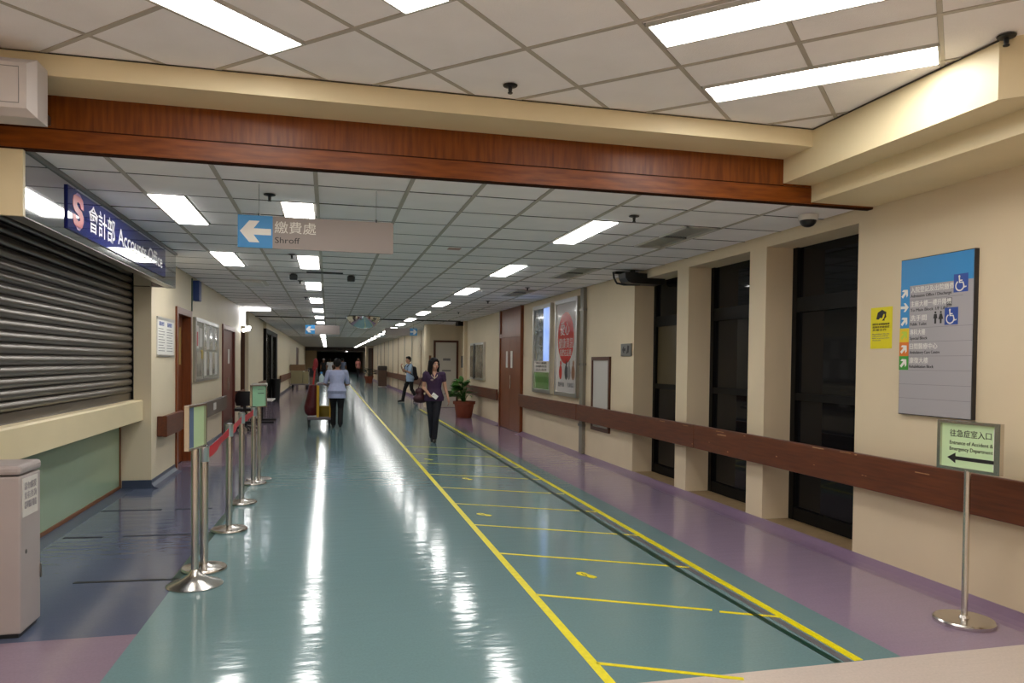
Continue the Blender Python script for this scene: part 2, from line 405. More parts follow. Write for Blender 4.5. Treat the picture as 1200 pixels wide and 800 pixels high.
for r in range(57):
    ya, yb = Y0 + r * RY, Y0 + (r + 1) * RY
    if r == 0: ya = YB + 0.045
    g = 0.015 if r % 3 else 0.020
    for c in range(10):
        xa, xb = CX[c], CX[c + 1]
        spans = [(xa, xb)]
        is_lamp = (r - 2) % 5 in (0, 1) and c in (1, 2, 7) and not (c == 1 and r > 8)
        if is_lamp:
            l0, l1 = LX[c]; spans = [(a, b) for a, b in ((xa, l0), (l1, xb)) if b - a > 0.06]
            if (r - 2) % 5 == 0: lamps.append((c, l0, l1, ya, yb + RY))
        if c == 8 and r in (2, 3, 7, 8, 12, 13): spans = [(xa, 3.15)]
        if c == 9 and r in (2, 3, 7, 8, 12, 13): spans = [(3.49, xb)]
        for a, b in spans:
            w_, d_ = b - a - 0.024, yb - ya - g
            z = 2.786 + random.uniform(-0.001, 0.0025)
            if r < 17:
                o = bpy.data.objects.new('ceiling_tile', tile(w_, d_)); COL.objects.link(o); o.parent = ceiling
                o.location = ((a + b) / 2, (ya + yb) / 2, z); nt += 1
            else: far_tiles.box((a + b) / 2 - w_ / 2, (a + b) / 2 + w_ / 2, (ya + yb) / 2 - d_ / 2, (ya + yb) / 2 + d_ / 2, z, z + 0.018)
    if r: cross.box(XL, XR, ya - 0.0045, ya + 0.0045, 2.7835, 2.80)
tag(put('ceiling_tile', far_tiles, M_tile, ceiling), kind='stuff')
for x in CX[1:-1]:
    put('ceiling_runner', MB().box(x - 0.015, x + 0.015, YB + 0.02, 40.0, ZC, 2.80), M_runner, ceiling)
put('ceiling_joint', cross, M_gap, ceiling)
put('ceiling_joint', MB().box(XL, 3.9, 22.28, 22.42, 2.765, 2.80), M_gap, ceiling, label='dark joint across the ceiling')
put('stain_mark', MB().box(1.28, 1.42, 8.08, 8.24, 2.7835, 2.786), mat('faint_red_mark', (196, 160, 152), 0.9), ceiling, label='faint red smudge on a tile')

# lobby ceiling: tiles laid diagonally
lobby = put('ceiling_lobby', MB().box(-4.5, 5.2, -13.0, YB + 0.02, 3.26, 3.32), M_back, kind='structure')
LC = Vector((0.566, 4.306)); H = 0.4475
lobby_lamps = []
def lob(i, j):            # corner of the diagonal lattice: i along (1,1), j along (1,-1)
    return Vector((LC.x + H * (i + j), LC.y + H * (i - j)))
SQ = H * math.sqrt(2)
# lamp strips in lattice units: (i0, i1, j0, j1)
LL = [(-3.0, -1.0, -0.98, -0.55, 'i', 'fluorescent ceiling panel of the lobby, cut by the top edge at upper left'),
      (-3.0, -1.0, 0.52, 0.96, 'i', 'fluorescent ceiling panel of the lobby, only its tip showing at the top edge'),
      (0.08, 0.54, 2.03, 3.99, 'j', 'large fluorescent ceiling panel of the lobby touching the top edge'),
      (1.58, 2.03, 2.03, 3.99, 'j', 'large fluorescent ceiling panel of the lobby nearest the stepped soffit')]
for i in range(-14, 7):
    for j in range(-9, 15):
        c = lob(i + 0.5, j + 0.5)
        if c.y > 5.2 or c.y < -3.0 or c.x > 3.9 or c.x < -3.2: continue
        if c.x > 3.31 + 0.4 or c.y > YB + 0.1: continue
        si, sj = (i, i + 1), (j, j + 1); cells = [(i, i + 1, j, j + 1)]
        for (a0, a1, b0, b1, ax, lb) in LL:
            if ax == 'i' and math.floor(a0 + 0.01) <= i < a1 - 0.01 and math.floor(b0 + .05) == j: cells = [(i, i + 1, j, b0), (i, i + 1, b1, j + 1)]
            if ax == 'j' and math.floor(b0 + 0.01) <= j < b1 - 0.01 and math.floor(a0 + .05) == i: cells = [(i, a0, j, j + 1), (a1, i + 1, j, j + 1)]
        for (a0, a1, b0, b1) in cells:
            if a1 - a0 < 0.08 or b1 - b0 < 0.08: continue
            cc = lob((a0 + a1) / 2, (b0 + b1) / 2)
            o = bpy.data.objects.new('ceiling_tile', tile((a1 - a0) * SQ - 0.026, (b1 - b0) * SQ - 0.026)); COL.objects.link(o); o.parent = lobby
            o.location = (cc.x, cc.y, 3.206 + random.uniform(-0.001, 0.002)); o.rotation_euler = (0, 0, PI / 4)
            # local x runs along i, local y along -j
def strip(mb, a, b, wd, z0, z1):
    a, b = Vector(a), Vector(b); d = (b - a).normalized(); n = Vector((-d.y, d.x)) * wd / 2
    mb.prism([tuple(a - n), tuple(b - n), tuple(b + n), tuple(a + n)], 'z', z0, z1)
for i in range(-13, 7):
    mb = MB(); strip(mb, lob(i, -6 if i < 3 else 0), lob(i, 12), 0.026, ZF, ZF + 0.014); put('ceiling_runner', mb, M_runner, lobby)
for j in range(-8, 14):
    mb = MB(); strip(mb, lob(-14, j), lob(6, j), 0.024, ZF + 0.002, ZF + 0.014); put('ceiling_runner', mb, M_runner, lobby)

ORD = ['first', 'second', 'third', 'fourth', 'fifth', 'sixth', 'seventh', 'eighth', 'ninth', 'tenth', 'eleventh', 'twelfth', 'thirteenth', 'fourteenth', 'fifteenth', 'sixteenth', 'seventeenth', 'eighteenth', 'nineteenth', 'twentieth', 'twenty-first', 'twenty-second', 'twenty-third', 'twenty-fourth']
def lamp(x0, x1, y0, y1, z, label, group, ang=None, ctr=None):
    cx, cy = ((x0 + x1) / 2, (y0 + y1) / 2)
    hx, hy = (x1 - x0) / 2, (y1 - y0) / 2
    if ctr is not None: cx, cy = ctr
    t = thing('ceiling_light', label, 'ceiling light', (cx, cy, z), group)
    d = MB().box(-hx + 0.012, hx - 0.012, -hy + 0.012, hy - 0.012, -0.006 if z < 3 else 0.004, 0.012)
    f = MB()
    for b in ((-hx, hx, -hy, -hy + 0.012), (-hx, hx, hy - 0.012, hy), (-hx, -hx + 0.012, -hy + 0.012, hy - 0.012), (hx - 0.012, hx, -hy + 0.012, hy - 0.012)): f.box(*b, 0.0, 0.03)
    R = Matrix.Translation((cx, cy, z)) @ Matrix.Rotation(ang or 0, 4, 'Z')
    put('diffuser', d.xf(R), M_light, t); put('frame', f.xf(R), M_lframe, t)
    return t
cnt = {}
rowname = {1: 'in the short row beside the left fascia', 2: 'in the row over the left lane', 7: 'in the row nearer the windows'}
for (c, l0, l1, ya, yb) in lamps:
    k = cnt.get(c, 0); cnt[c] = k + 1
    if c == 2 and k == 11: continue
    lamp(l0, l1, ya, yb, ZC, f'fluorescent ceiling panel, {ORD[k]} from the wooden beam {rowname[c]}', 'fluorescent panels of the corridor ceiling')
yy = Y0 + 57 * RY
k = cnt[7]; y = 40.1
while y < 84:
    lamp(2.245, 2.49, y, y + 1.23, ZC - 0.012, f'far ceiling panel, {ORD[k]} from the wooden beam in the row nearer the windows' if k < 24 else f'tiny ceiling panel, {ORD[k - 24]} beyond the last full-size panel of the window-side row', 'fluorescent panels of the corridor ceiling')
    k += 1; y += 3.083 if y < 44 else 4.0
k = cnt[2]; y = 40.1
while y < 66:
    lamp(-0.375, -0.115, y, y + 1.23, ZC - 0.012, f'far ceiling panel, {ORD[k]} from the wooden beam in the row over the left lane', 'fluorescent panels of the corridor ceiling')
    k += 1; y += 4.2
for k, (x, y) in enumerate(((-0.25, 74.0), (2.36, 86.0), (-0.25, 88.0), (2.36, 98.0))):
    lamp(x - 0.12, x + 0.12, y, y + 1.2, ZC - 0.012, f'distant ceiling panel beyond the far cross beam, {ORD[k]} counted inward', 'fluorescent panels of the corridor ceiling')
for (i0, i1, j0, j1, ax, lb) in LL:
    c = lob((i0 + i1) / 2, (j0 + j1) / 2); hx = (i1 - i0) * SQ / 2; hy = (j1 - j0) * SQ / 2
    lamp(-hx, hx, -hy, hy, ZF - 0.006, lb, 'fluorescent panels of the lobby ceiling', PI / 4, (c.x, c.y))
for (i0, j0, wh) in ((-9.0, 8.0, 'second row near the wall'), (-10.0, -0.8, 'third row far left'), (-6.0, 3.0, 'nearest overhead'), (-9.5, 1.0, 'far back on the left'), (-4.5, 7.0, 'toward the right wall'), (-8.0, 5.5, 'behind the right shoulder'),
                     (-11.5, 3.0, 'third row left'), (-10.5, 6.5, 'third row right'), (-13.5, 1.0, 'fourth row left'), (-13.0, 4.5, 'fourth row middle'), (-12.5, 8.5, 'fourth row right'), (-7.5, 9.0, 'second row by the right wall')):
    c = lob(i0, j0)  # unseen panels added to fill the lobby and near ceiling with light
    lamp(-0.62, 0.62, -0.14, 0.14, ZF, f'lobby ceiling panel behind the viewer, {wh}', 'fluorescent panels of the lobby ceiling', PI / 4, (c.x, c.y))

for r, y in enumerate((-5.0, -7.0, -9.0, -11.0)):  # further unseen panels, added to brighten faces turned toward the lobby
    for q, x in enumerate((-2.6, 0.2, 2.8)):
        lamp(x - 0.62, x + 0.62, y - 0.14, y + 0.14, ZF - 0.006, f'lobby ceiling panel behind the viewer, {ORD[r]} deep row, {("left", "middle", "right")[q]} one', 'fluorescent panels of the lobby ceiling')
# ------------------------------------------------------------------ beam between lobby and corridor
beam = put('beam', MB().box(-4.5, 4.6, YB + 0.02, YB + 0.12, 2.79, 3.3), M_back, kind='structure')
put('plank', MB().box(-4.5, 3.55, YB, YB + 0.02, 2.885, 3.085), M_woodU, beam, label='upper brown veneer board')
put('plank', MB().box(-4.5, 4.10, YB - 0.004, YB + 0.02, 2.761, 2.880), M_wood, beam, label='lower brown veneer board')
put('plank', MB().box(-4.5, 4.10, YB - 0.003, YB + 0.06, 2.754, 2.760), M_woodLip, beam, label='dark brown edge strip under the boards')
put('shadow_gap_strip', MB().box(-4.5, 3.31, YB - 0.0055, YB + 0.02, 2.879, 2.886), M_woodLip, beam)
crown = put('beam_casing', MB().box(-4.5, 3.31, 4.61, YB, 3.08, 3.26), M_cream, kind='structure')
put('shadow_gap_strip', MB().box(-4.5, 3.31, 4.604, 4.612, 3.1975, 3.203), M_gap, crown)
soffit = put('soffit', MB().prism([(3.31, YB), (3.31, 3.11), (4.4, 2.02), (4.6, 2.02), (4.6, YB)], 'z', 2.90, 3.26), M_cream, kind='structure')
put('soffit_step', MB().prism([(3.55, YB - 0.001), (3.55, 3.0), (3.9, 2.6), (4.6, 2.6), (4.6, YB - 0.001)], 'z', 2.772, 2.90), M_cream, soffit)
put('shadow_gap_strip', MB().box(3.304, 3.312, 3.11, 4.6, 3.195, 3.203), M_gap, soffit)

# ------------------------------------------------------------------ right wall with the three tall windows
WIN = [(8.26, 9.55), (6.67, 7.97), (5.10, 6.38)]        # front openings, far to near
XG = 4.39
wr = MB()
wr.box(XR, 4.6, -13.0, 5.10, -0.05, 3.3)
wr.box(XR, 4.6, 6.38, 6.67, 0, 2.9); wr.box(XR, 4.6, 7.97, 8.26, 0, 2.9)
wr.box(XR, 4.6, 9.55, 22.2, 0, 2.9)
for a, b in WIN: wr.box(XR, 4.6, a, b, 2.675, 2.9); wr.box(XR, 4.75, a, b, -0.05, 0.035)
wall_right = put('wall_right', wr, M_wall, kind='structure')
for n, (a, b) in enumerate(WIN):
    put('sill', MB().box(XR - 0.004, XG, a + 0.001, b - 0.001, 0.035, 0.042), M_sill, wall_right, label='tan sill slab below a dark window')
    t = thing(f'window_{n + 1}', ['dark tall glazed door panel beside the fire plate, with a papered pane', 'dark tall glazed door panel between the two cream columns', 'dark tall glazed door panel nearest the directory board'][n], None, (XG, a, 0.04), kind='structure')
    a2, b2 = a + 0.002, b + 0.0
    fr = MB()
    for y in (a2, b2 - 0.07): fr.box(XG, XG + 0.08, y, y + 0.07, 0.042, 2.9)
    for z, h in ((0.042, 0.12), (1.20, 0.07), (2.05, 0.14), (2.70, 0.2)): fr.box(XG + 0.005, XG + 0.075, a2, b2, z, z + h)
    put('window_frame', fr, M_darkmetal, t)
    ya, yb = a2 + 0.07, b2 - 0.07
    for z0, z1 in ((0.162, 1.20), (1.27, 2.05), (2.19, 2.70)):
        glow_tinted = n == 0 and 1.2 < z0 < 2
        put('pane', MB().box(XG + 0.035, XG + 0.045, ya, yb, z0, z1), M_glowpane if glow_tinted else M_glass, t, label='pane covered from inside with brown paper' if glow_tinted else None)
# dark porch behind the glazing
put('wall_porch', MB().box(4.9, 5.0, 4.6, 10.2, -0.1, 3.1).box(4.6, 5.0, 4.5, 4.6, -0.1, 3.1).box(4.6, 5.0, 10.1, 10.2, -0.1, 3.1), mat('dark_porch', (20, 18, 17), 0.8), kind='structure')

def cove(name, x, xw, spans, m, sgn):
    b = put(name, MB().prism([(x, 0.0), (x + sgn * 0.05, 0.006), (x + sgn * 0.10, 0.02), (xw - sgn * 0.01, 0.050), (xw + sgn * 0.01, 0.05), (xw + sgn * 0.01, -0.01)], 'y', *spans[0]), m, kind='structure')
    for s in spans[1:]:
        put('skirting', MB().prism([(x, 0.0), (x + sgn * 0.05, 0.006), (x + sgn * 0.10, 0.02), (xw - sgn * 0.01, 0.050), (xw + sgn * 0.01, 0.05), (xw + sgn * 0.01, -0.01)], 'y', *s), m, b)
    return b
cove('baseboard_right', 3.92, XR - 0.001, [(3.28, 15.5), (17.6, 22.2)], M_coveR, 1)

# handrail on the right: long boards butted end to end
rail = thing('handrail', 'long scuffed dark brown timber handrail passing in front of the dark windows', 'handrail', (4.02, 7.3, 0.6))
for k, (a, b) in enumerate(((2.6, 7.55), (7.555, 11.6))):
    rb = put('rail_board', MB().cbox(3.975, 4.015, a, b, 0.60, 0.862, 0.006), M_woodD, rail)
    for q in range(16 if k == 0 else 5):
        y = random.uniform(max(a, 3.4), b - 0.3); z = random.choice((0.835, 0.845, 0.80, 0.70, 0.64, 0.85)); l = random.uniform(0.02, 0.16) if z > 0.79 else 0.02
        put('scuff', MB().box(3.9735, 3.976, y, y + l, z, z + random.uniform(0.004, 0.012)), M_scuff, rb)
for y in (3.0, 4.7, 6.53, 8.1, 9.9, 11.3): put('rail_bracket', MB().box(4.01, XR, y - 0.03, y + 0.03, 0.68, 0.78), M_darkmetal, rail)
rail = thing('handrail', 'dark brown timber handrail below the two framed posters', 'handrail', (4.02, 13.6, 0.6))
put('rail_board', MB().cbox(3.975, 4.015, 11.62, 15.45, 0.60, 0.862, 0.006), M_woodD, rail)
for y in (12.2, 14.8): put('rail_bracket', MB().box(4.01, XR, y - 0.03, y + 0.03, 0.68, 0.78), M_darkmetal, rail)
rail = thing('handrail', 'dark brown timber handrail between the potted plant and the tall wooden door', 'handrail', (4.02, 19.4, 0.6))
put('rail_board', MB().cbox(3.975, 4.015, 17.6, 21.7, 0.62, 0.88, 0.006), M_woodD, rail)
for y in (18.2, 21.0): put('rail_bracket', MB().box(4.01, XR, y - 0.03, y + 0.03, 0.70, 0.80), M_darkmetal, rail)

# conduit pipe beside the posters
p = thing('conduit_pipe', 'grey painted conduit pipe running from ceiling to floor beside the posters', 'pipe', (4.06, 11.58, 0.05))
put('pipe_run', MB().box(4.045, XR - 0.002, 11.50, 11.66, 0.055, ZC), mat('grey_paint', (128, 122, 110), 0.4), p)
for z in (0.5, 1.5, 2.4): put('pipe_clip', MB().box(4.035, XR - 0.002, 11.48, 11.68, z, z + 0.04), M_trimsteel, p)

# framed light-box posters
def poster(y0, y1, label, kind):
    z0, z1 = 0.955, 2.665
    t = thing('poster_frame', label, 'poster', (XR, (y0 + y1) / 2, z0))
    M = frameM((XR, y1, z0), (0, -1, 0), (0, 0, 1)); W = y1 - y0; Hh = z1 - z0
    bd = MB()
    for b in ((0, W, 0, 0.07), (0, W, Hh - 0.07, Hh), (0, 0.07, 0.07, Hh - 0.07), (W - 0.07, W, 0.07, Hh - 0.07)): bd.box(*b, 0, 0.07)
    put('frame', bd.xf(M), M_alu, t)
    back = put('poster_sheet', plate(M, 0.07, W - 0.07, 0.07, Hh - 0.07, 0.0, 0.042), M_poster, t)
    T0, T1 = 0.042, 0.0435
    if kind == 'red':
        put('red_oval', poly(M, disc_pts(W * 0.46, Hh * 0.60, W * 0.36, Hh * 0.265, 36), T0, T1), M_posred, back)
        text('lettering', '愛心', frameM(M @ Vector((W * 0.22, Hh * 0.64, T1)), (0, -1, 0), (0, 0, 1)), 0.26, M_poster, back)
        text('lettering', '健康資訊', frameM(M @ Vector((W * 0.16, Hh * 0.50, T1)), (0, -1, 0), (0, 0, 1)), 0.20, M_poster, back)
        text('lettering', '我們在這裡', frameM(M @ Vector((W * 0.2, Hh * 0.42, T1)), (0, -1, 0), (0, 0, 1)), 0.13, M_poster, back)
        for k, (u, m) in enumerate(((0.24, M_posred), (0.50, M_blackprint), (0.62, M_greyprint), (0.80, M_trimw))):
            mb = MB().prism(disc_pts(u * W, 0.42, 0.09, 0.13, 16), 'z', T0, T1).prism(disc_pts(u * W + 0.01, 0.58, 0.045, 0.05, 12), 'z', T0, T1)
            put('printed_figure', mb.xf(M), m, back)
        text('lettering', '歡迎參加', frameM(M @ Vector((0.16, 0.17, T1)), (0, -1, 0), (0, 0, 1)), 0.09, M_greyprint, back)
        text('lettering', '查詢電話', frameM(M @ Vector((W * 0.55, 0.17, T1)), (0, -1, 0), (0, 0, 1)), 0.09, M_greyprint, back)
    else:
        put('photo_print', plate(M, 0.075, W * 0.56, 0.62, Hh - 0.075, T0, T1), M_posphoto, back, label='dark tree photograph')
        put('photo_print', plate(M, W * 0.56, W - 0.075, 0.62, Hh - 0.075, T0, T1), M_lit, back, label='bright blue backlit sky photograph')
        put('photo_print', plate(M, 0.075, W - 0.075, 0.075, 0.40, T0, T1), M_posgreen, back, label='green meadow photograph')
        for k in range(3): text('lettering', ['用心服務', '持續改善', '以人為本'][k], frameM(M @ Vector((0.2, 0.56 - k * 0.065, T1)), (0, -1, 0), (0, 0, 1)), 0.05, M_blackprint, back, fit=W * 0.6)
    return t
poster(11.78, 13.04, 'framed white poster with a large red oval and Chinese lettering', 'red')
poster(13.31, 14.55, 'framed poster with a blue sky photograph above and green meadow below', 'photo')

# brown framed white panel behind the handrail
t = thing('wall_panel', 'white panel in a brown frame partly behind the handrail', 'panel', (XR, 10.78, 0.49))
M = frameM((XR, 11.17, 0.49), (0, -1, 0), (0, 0, 1)); W, Hh = 0.78, 1.15
put('panel_board', plate(M, 0.05, W - 0.05, 0.05, Hh - 0.05, 0, 0.015), mat('panel_white', (200, 196, 190), 0.4), t)
fb = MB()
for b in ((0, W, 0, 0.055), (0, W, Hh - 0.055, Hh), (0, 0.055, 0.055, Hh - 0.055), (W - 0.055, W, 0.055, Hh - 0.055)): fb.box(*b, 0, 0.03)
put('frame', fb.xf(M), M_doorF, t)
# small steel plate
t = thing('switch_plate', 'small square steel plate with a symbol high on the cream pier', 'plate', (XR, 9.79, 1.65))
M = frameM((XR, 9.97, 1.645), (0, -1, 0), (0, 0, 1))
put('plate_body', plate(M, 0, 0.36, 0, 0.175, 0, 0.02), M_silver, t)
put('symbol', poly(M, arrow_pts(0.11, 0.09, 0.11, PI), 0.02, 0.022), M_blackprint, t)
put('symbol', poly(M, [(0.2, 0.03), (0.28, 0.05), (0.3, 0.14), (0.24, 0.15), (0.23, 0.09)], 0.02, 0.022), M_blackprint, t)
# black bracket unit by the far window head
t = thing('ceiling_bracket', 'black metal hanger unit under the ceiling beside the farthest window', 'bracket', (4.0, 9.45, ZC))
put('housing', MB().prism([(3.785, 2.735), (3.795, 2.67), (3.83, 2.62), (3.90, 2.60), (4.32, 2.595), (4.36, 2.62), (4.36, 2.735)], 'y', 9.14, 9.38), M_black, t)
put('loop_bar', MB().tube([(3.76, 9.5, ZC), (3.765, 9.48, 2.70), (3.79, 9.44, 2.625), (3.86, 9.36, 2.60), (4.06, 9.28, 2.60)], 0.014, 8), M_black, t, smooth=True)
put('hanger', MB().box(3.76, 4.09, 9.42, 9.5, 2.75, ZC).box(3.9, 3.95, 9.2, 9.25, 2.73, ZC), M_black, t)

# directory board
t = thing('directory_board', 'tall grey and blue directory board with coloured arrow tiles on the cream wall', 'sign', (XR, 4.28, 1.19))
M = frameM((XR - 0.0015, 4.60, 1.19), (0, -1, 0), (0, 0, 1)); W, Hh = 0.64, 1.12
put('board', plate(M, 0, W, 0, Hh, 0, 0.03), mat('board_edge_black', (40, 36, 38), 0.4), t)
face = put('face_panel', plate(M, 0.004, W - 0.008, 0.006, Hh - 0.006, 0.03, 0.032), M_signgrey2, t)
T = 0.032
M2 = M @ Matrix.Translation((0, 0, T - 0.003))
put('header_panel', plate(M, 0.004, W - 0.008, 0.925, Hh - 0.006, T, T + 0.0015), M_skyblue, face)
rows = [0.925 - k * 0.1005 for k in range(10)]
for k in range(3, 9): put('groove', plate(M, 0.09 if k < 7 else 0.004, W - 0.008, rows[k] - 0.002, rows[k], T, T + 0.0012), M_greyprint, face)
put('groove', plate(M, 0.09, W * 0.86, rows[1] - 0.002, rows[1], T, T + 0.0012), M_greyprint, face)
cols = [M_skyblue, M_skyblue, M_skyblue, M_arrowyel, M_arrowor, M_arrowgr]
angs = [PI / 4, 0, PI / 4, PI / 4, PI / 4, PI / 4]
zh = ['入院登記及出院繳費', '主座大樓一樓升降機', '洗手間', '專科大樓', '日間醫療中心', '康復大樓']
en = ['Admission Office / Discharge', 'To Main Block 1/F Lifts', 'Public Toilet', 'Special Block', 'Ambulatory Care Centre', 'Rehabilitation Block']
wz = [0.38, 0.36, 0.15, 0.14, 0.25, 0.17]; we = [0.36, 0.33, 0.15, 0.16, 0.27, 0.22]
for k in range(6):
    y1 = rows[k]; y0 = rows[k + 1]
    a = put('arrow_tile', plate(M, 0.0 if k > 2 else 0.004, 0.088, y0, y1, T, T + 0.002), cols[k], face)
    put('arrow', poly(M, arrow_pts(0.044, (y0 + y1) / 2, 0.075, angs[k], 0.13), T + 0.002, T + 0.003), mat('arrow_yellow_green', (186, 206, 60), 0.4) if k == 3 else M_white, a)
    text('lettering', zh[k], frameM(M @ Vector((0.098, y1 - 0.048, T)), (0, -1, 0), (0, 0, 1)), 0.045, M_white, face, fit=wz[k])
    text('lettering', en[k], frameM(M @ Vector((0.098, y0 + 0.016, T)), (0, -1, 0), (0, 0, 1)), 0.030, M_blackprint, face, fit=we[k])
wheelchair_mark(M2, 0.475, 0.845, 0.115, face)
wheelchair_mark(M2, 0.405, 0.632, 0.11, face)
toilet_mark(M2, 0.325, 0.645, 0.085, False, face); toilet_mark(M2, 0.372, 0.645, 0.085, True, face)
lift = MB().box(0.42, 0.46, 0.757, 0.762, 0.003, 0.0045).box(0.42, 0.423, 0.757, 0.815, 0.003, 0.0045).box(0.457, 0.46, 0.757, 0.815, 0.003, 0.0045).box(0.42, 0.46, 0.812, 0.815, 0.003, 0.0045)
lift.box(0.426, 0.434, 0.765, 0.79, 0.003, 0.0045).box(0.437, 0.445, 0.765, 0.79, 0.003, 0.0045).box(0.448, 0.455, 0.765, 0.79, 0.003, 0.0045)
put('pictogram', lift.xf(M2), M_blackprint, face)

# yellow notice
t = thing('wall_notice', 'yellow paper notice beside the directory board', 'notice', (XR, 4.825, 1.67))
M = frameM((XR, 4.94, 1.672), (0, -1, 0), (0, 0, 1))
sh = put('notice_sheet', plate(M, 0, 0.225, 0, 0.315, 0, 0.003), M_yelpaper, t)
put('printed_symbol', poly(M, [(0.06, 0.225), (0.075, 0.275), (0.12, 0.295), (0.165, 0.275), (0.155, 0.235), (0.14, 0.225), (0.15, 0.26), (0.135, 0.262), (0.12, 0.23), (0.10, 0.235), (0.085, 0.222)], 0.003, 0.0045), M_blackprint, sh)
put('printed_symbol', poly(M, [(0.12, 0.212), (0.15, 0.212), (0.145, 0.222), (0.165, 0.24), (0.16, 0.255), (0.135, 0.225)], 0.003, 0.0045), M_blackprint, sh)
for k, (s, f, z) in enumerate((('請勿在此範圍吸煙', 0.18, 0.180), ('違例者會被檢控', 0.18, 0.158), ('多謝合作', 0.15, 0.136))):
    text('lettering', s, frameM(M @ Vector((0.02, z, 0.003)), (0, -1, 0), (0, 0, 1)), 0.018, M_blackprint, sh, fit=f)
for k in range(4):
    text('lettering', ['No smoking in this area', 'Offenders will be', 'liable to prosecution', 'Thank you'][k], frameM(M @ Vector((0.02, 0.108 - k * 0.016, 0.003)), (0, -1, 0), (0, 0, 1)), 0.012, M_greyprint, sh, fit=[0.18, 0.17, 0.18, 0.09][k])

# dome camera, sprinklers
t = thing('dome_camera', 'dark dome security camera on the ceiling under the beam near the windows', 'camera', (3.85, 5.40, ZC))
put('mount', MB().lathe([(0.075, -0.045), (0.08, -0.02), (0.08, 0.0)], (3.85, 5.40, ZC)), M_offwhite, t, smooth=True)
put('dome', MB().ball((3.85, 5.40, ZC - 0.045), (0.066, 0.066, 0.055), 20, 12), M_black, t, smooth=True)
SPK = [(2.50, 5.86, ZC, 'nearest the beam above the mauve floor'), (-0.436, 5.914, ZC, 'nearest the beam above the hanging payment sign'), (-0.42, 9.15, ZC, 'just beyond the hanging payment sign'),
       (3.2, 11.9, ZC, 'beyond the second grey vent strip'), (3.15, 14.8, ZC, 'beyond the third grey vent strip'), (3.15, 18.3, ZC, 'far off near the tall wooden door'), (-0.43, 12.1, ZC, 'by the third panel of the lamp row'), (-0.43, 15.2, ZC, 'by the fourth panel of the lamp row'),
       (1.055, 4.378, ZF, 'on the lobby ceiling above the middle of the beam'), (3.30, 3.06, ZF, 'on the lobby ceiling at the soffit corner')]
for (x, y, z, wh) in SPK:
    t = thing('sprinkler_head', f'dark sprinkler head {wh}', 'sprinkler', (x, y, z), 'ceiling sprinkler heads')
    put('escutcheon', MB().lathe([(0.02, -0.012), (0.042, -0.006), (0.045, 0.0)], (x, y, z), 16), M_black, t, smooth=True)
    put('nozzle', MB().lathe([(0.014, -0.050), (0.016, -0.044), (0.010, -0.044), (0.012, -0.03), (0.014, 0.0)], (x, y, z), 12), M_black, t, smooth=True)

# vents along the right of the ceiling, slot diffuser and small fittings
for k, y0 in enumerate((Y0 + 2 * RY, Y0 + 7 * RY, Y0 + 12 * RY)):
    t = thing('air_vent', f'grey slotted return air strip in the ceiling, {ORD[k]} from the beam', 'vent', (3.31, y0 + RY, ZC), 'return air strips')
    put('tray', MB().box(3.15, 3.47, y0 + 0.01, y0 + 2 * RY - 0.01, 2.80, 2.81), M_vent, t)
    f = MB()
    for b in ((3.15, 3.17, y0 + 0.01, y0 + 2 * RY - 0.01), (3.45, 3.47, y0 + 0.01, y0 + 2 * RY - 0.01), (3.15, 3.47, y0 + 0.01, y0 + 0.03), (3.15, 3.47, y0 + 2 * RY - 0.03, y0 + 2 * RY - 0.01)): f.box(*b, 2.774, 2.80)
    put('frame', f, M_vent, t)
    for q in range(9):
        x = 3.185 + q * 0.031; put('slat', MB().prism([(x, 2.775), (x + 0.004, 2.775), (x + 0.028, 2.783), (x + 0.024, 2.783)], 'y', y0 + 0.03, y0 + 2 * RY - 0.03), M_vent, t)
t = thing('slot_diffuser', 'thin dark slot in the ceiling between two black spots', 'vent', (-0.05, 10.9, ZC))
put('slot', MB().box(-0.30, 0.20, 10.86, 10.94, 2.768, 2.784), M_black, t)
for (x, y, wh) in ((-0.49, 11.2, 'at the lamp side of the ceiling slot'), (0.32, 11.15, 'at the far end of the ceiling slot')):
    t = thing('ceiling_spotlight', f'small black spot fitting {wh}', 'spotlight', (x, y, ZC))
    put('mount', MB().lathe([(0.04, -0.015), (0.04, 0)], (x, y, ZC), 16), M_black, t)
    put('head', MB().cbox(x - 0.055, x + 0.055, y - 0.06, y + 0.06, ZC - 0.085, ZC - 0.012, 0.012), M_black, t)
t = thing('access_panel', 'pale access panel let into the ceiling beyond the left fascia', 'panel', (-1.2, 12.62, ZC))
put('panel_leaf', MB().box(-1.30, -1.02, 12.3, 12.95, 2.745, 2.765), M_white, t)
put('frame', MB().box(-1.36, -1.30, 12.25, 13.0, 2.765, 2.782).box(-1.02, -0.96, 12.25, 13.0, 2.765, 2.782).box(-1.30, -1.02, 12.25, 12.3, 2.765, 2.782), M_vent, t)

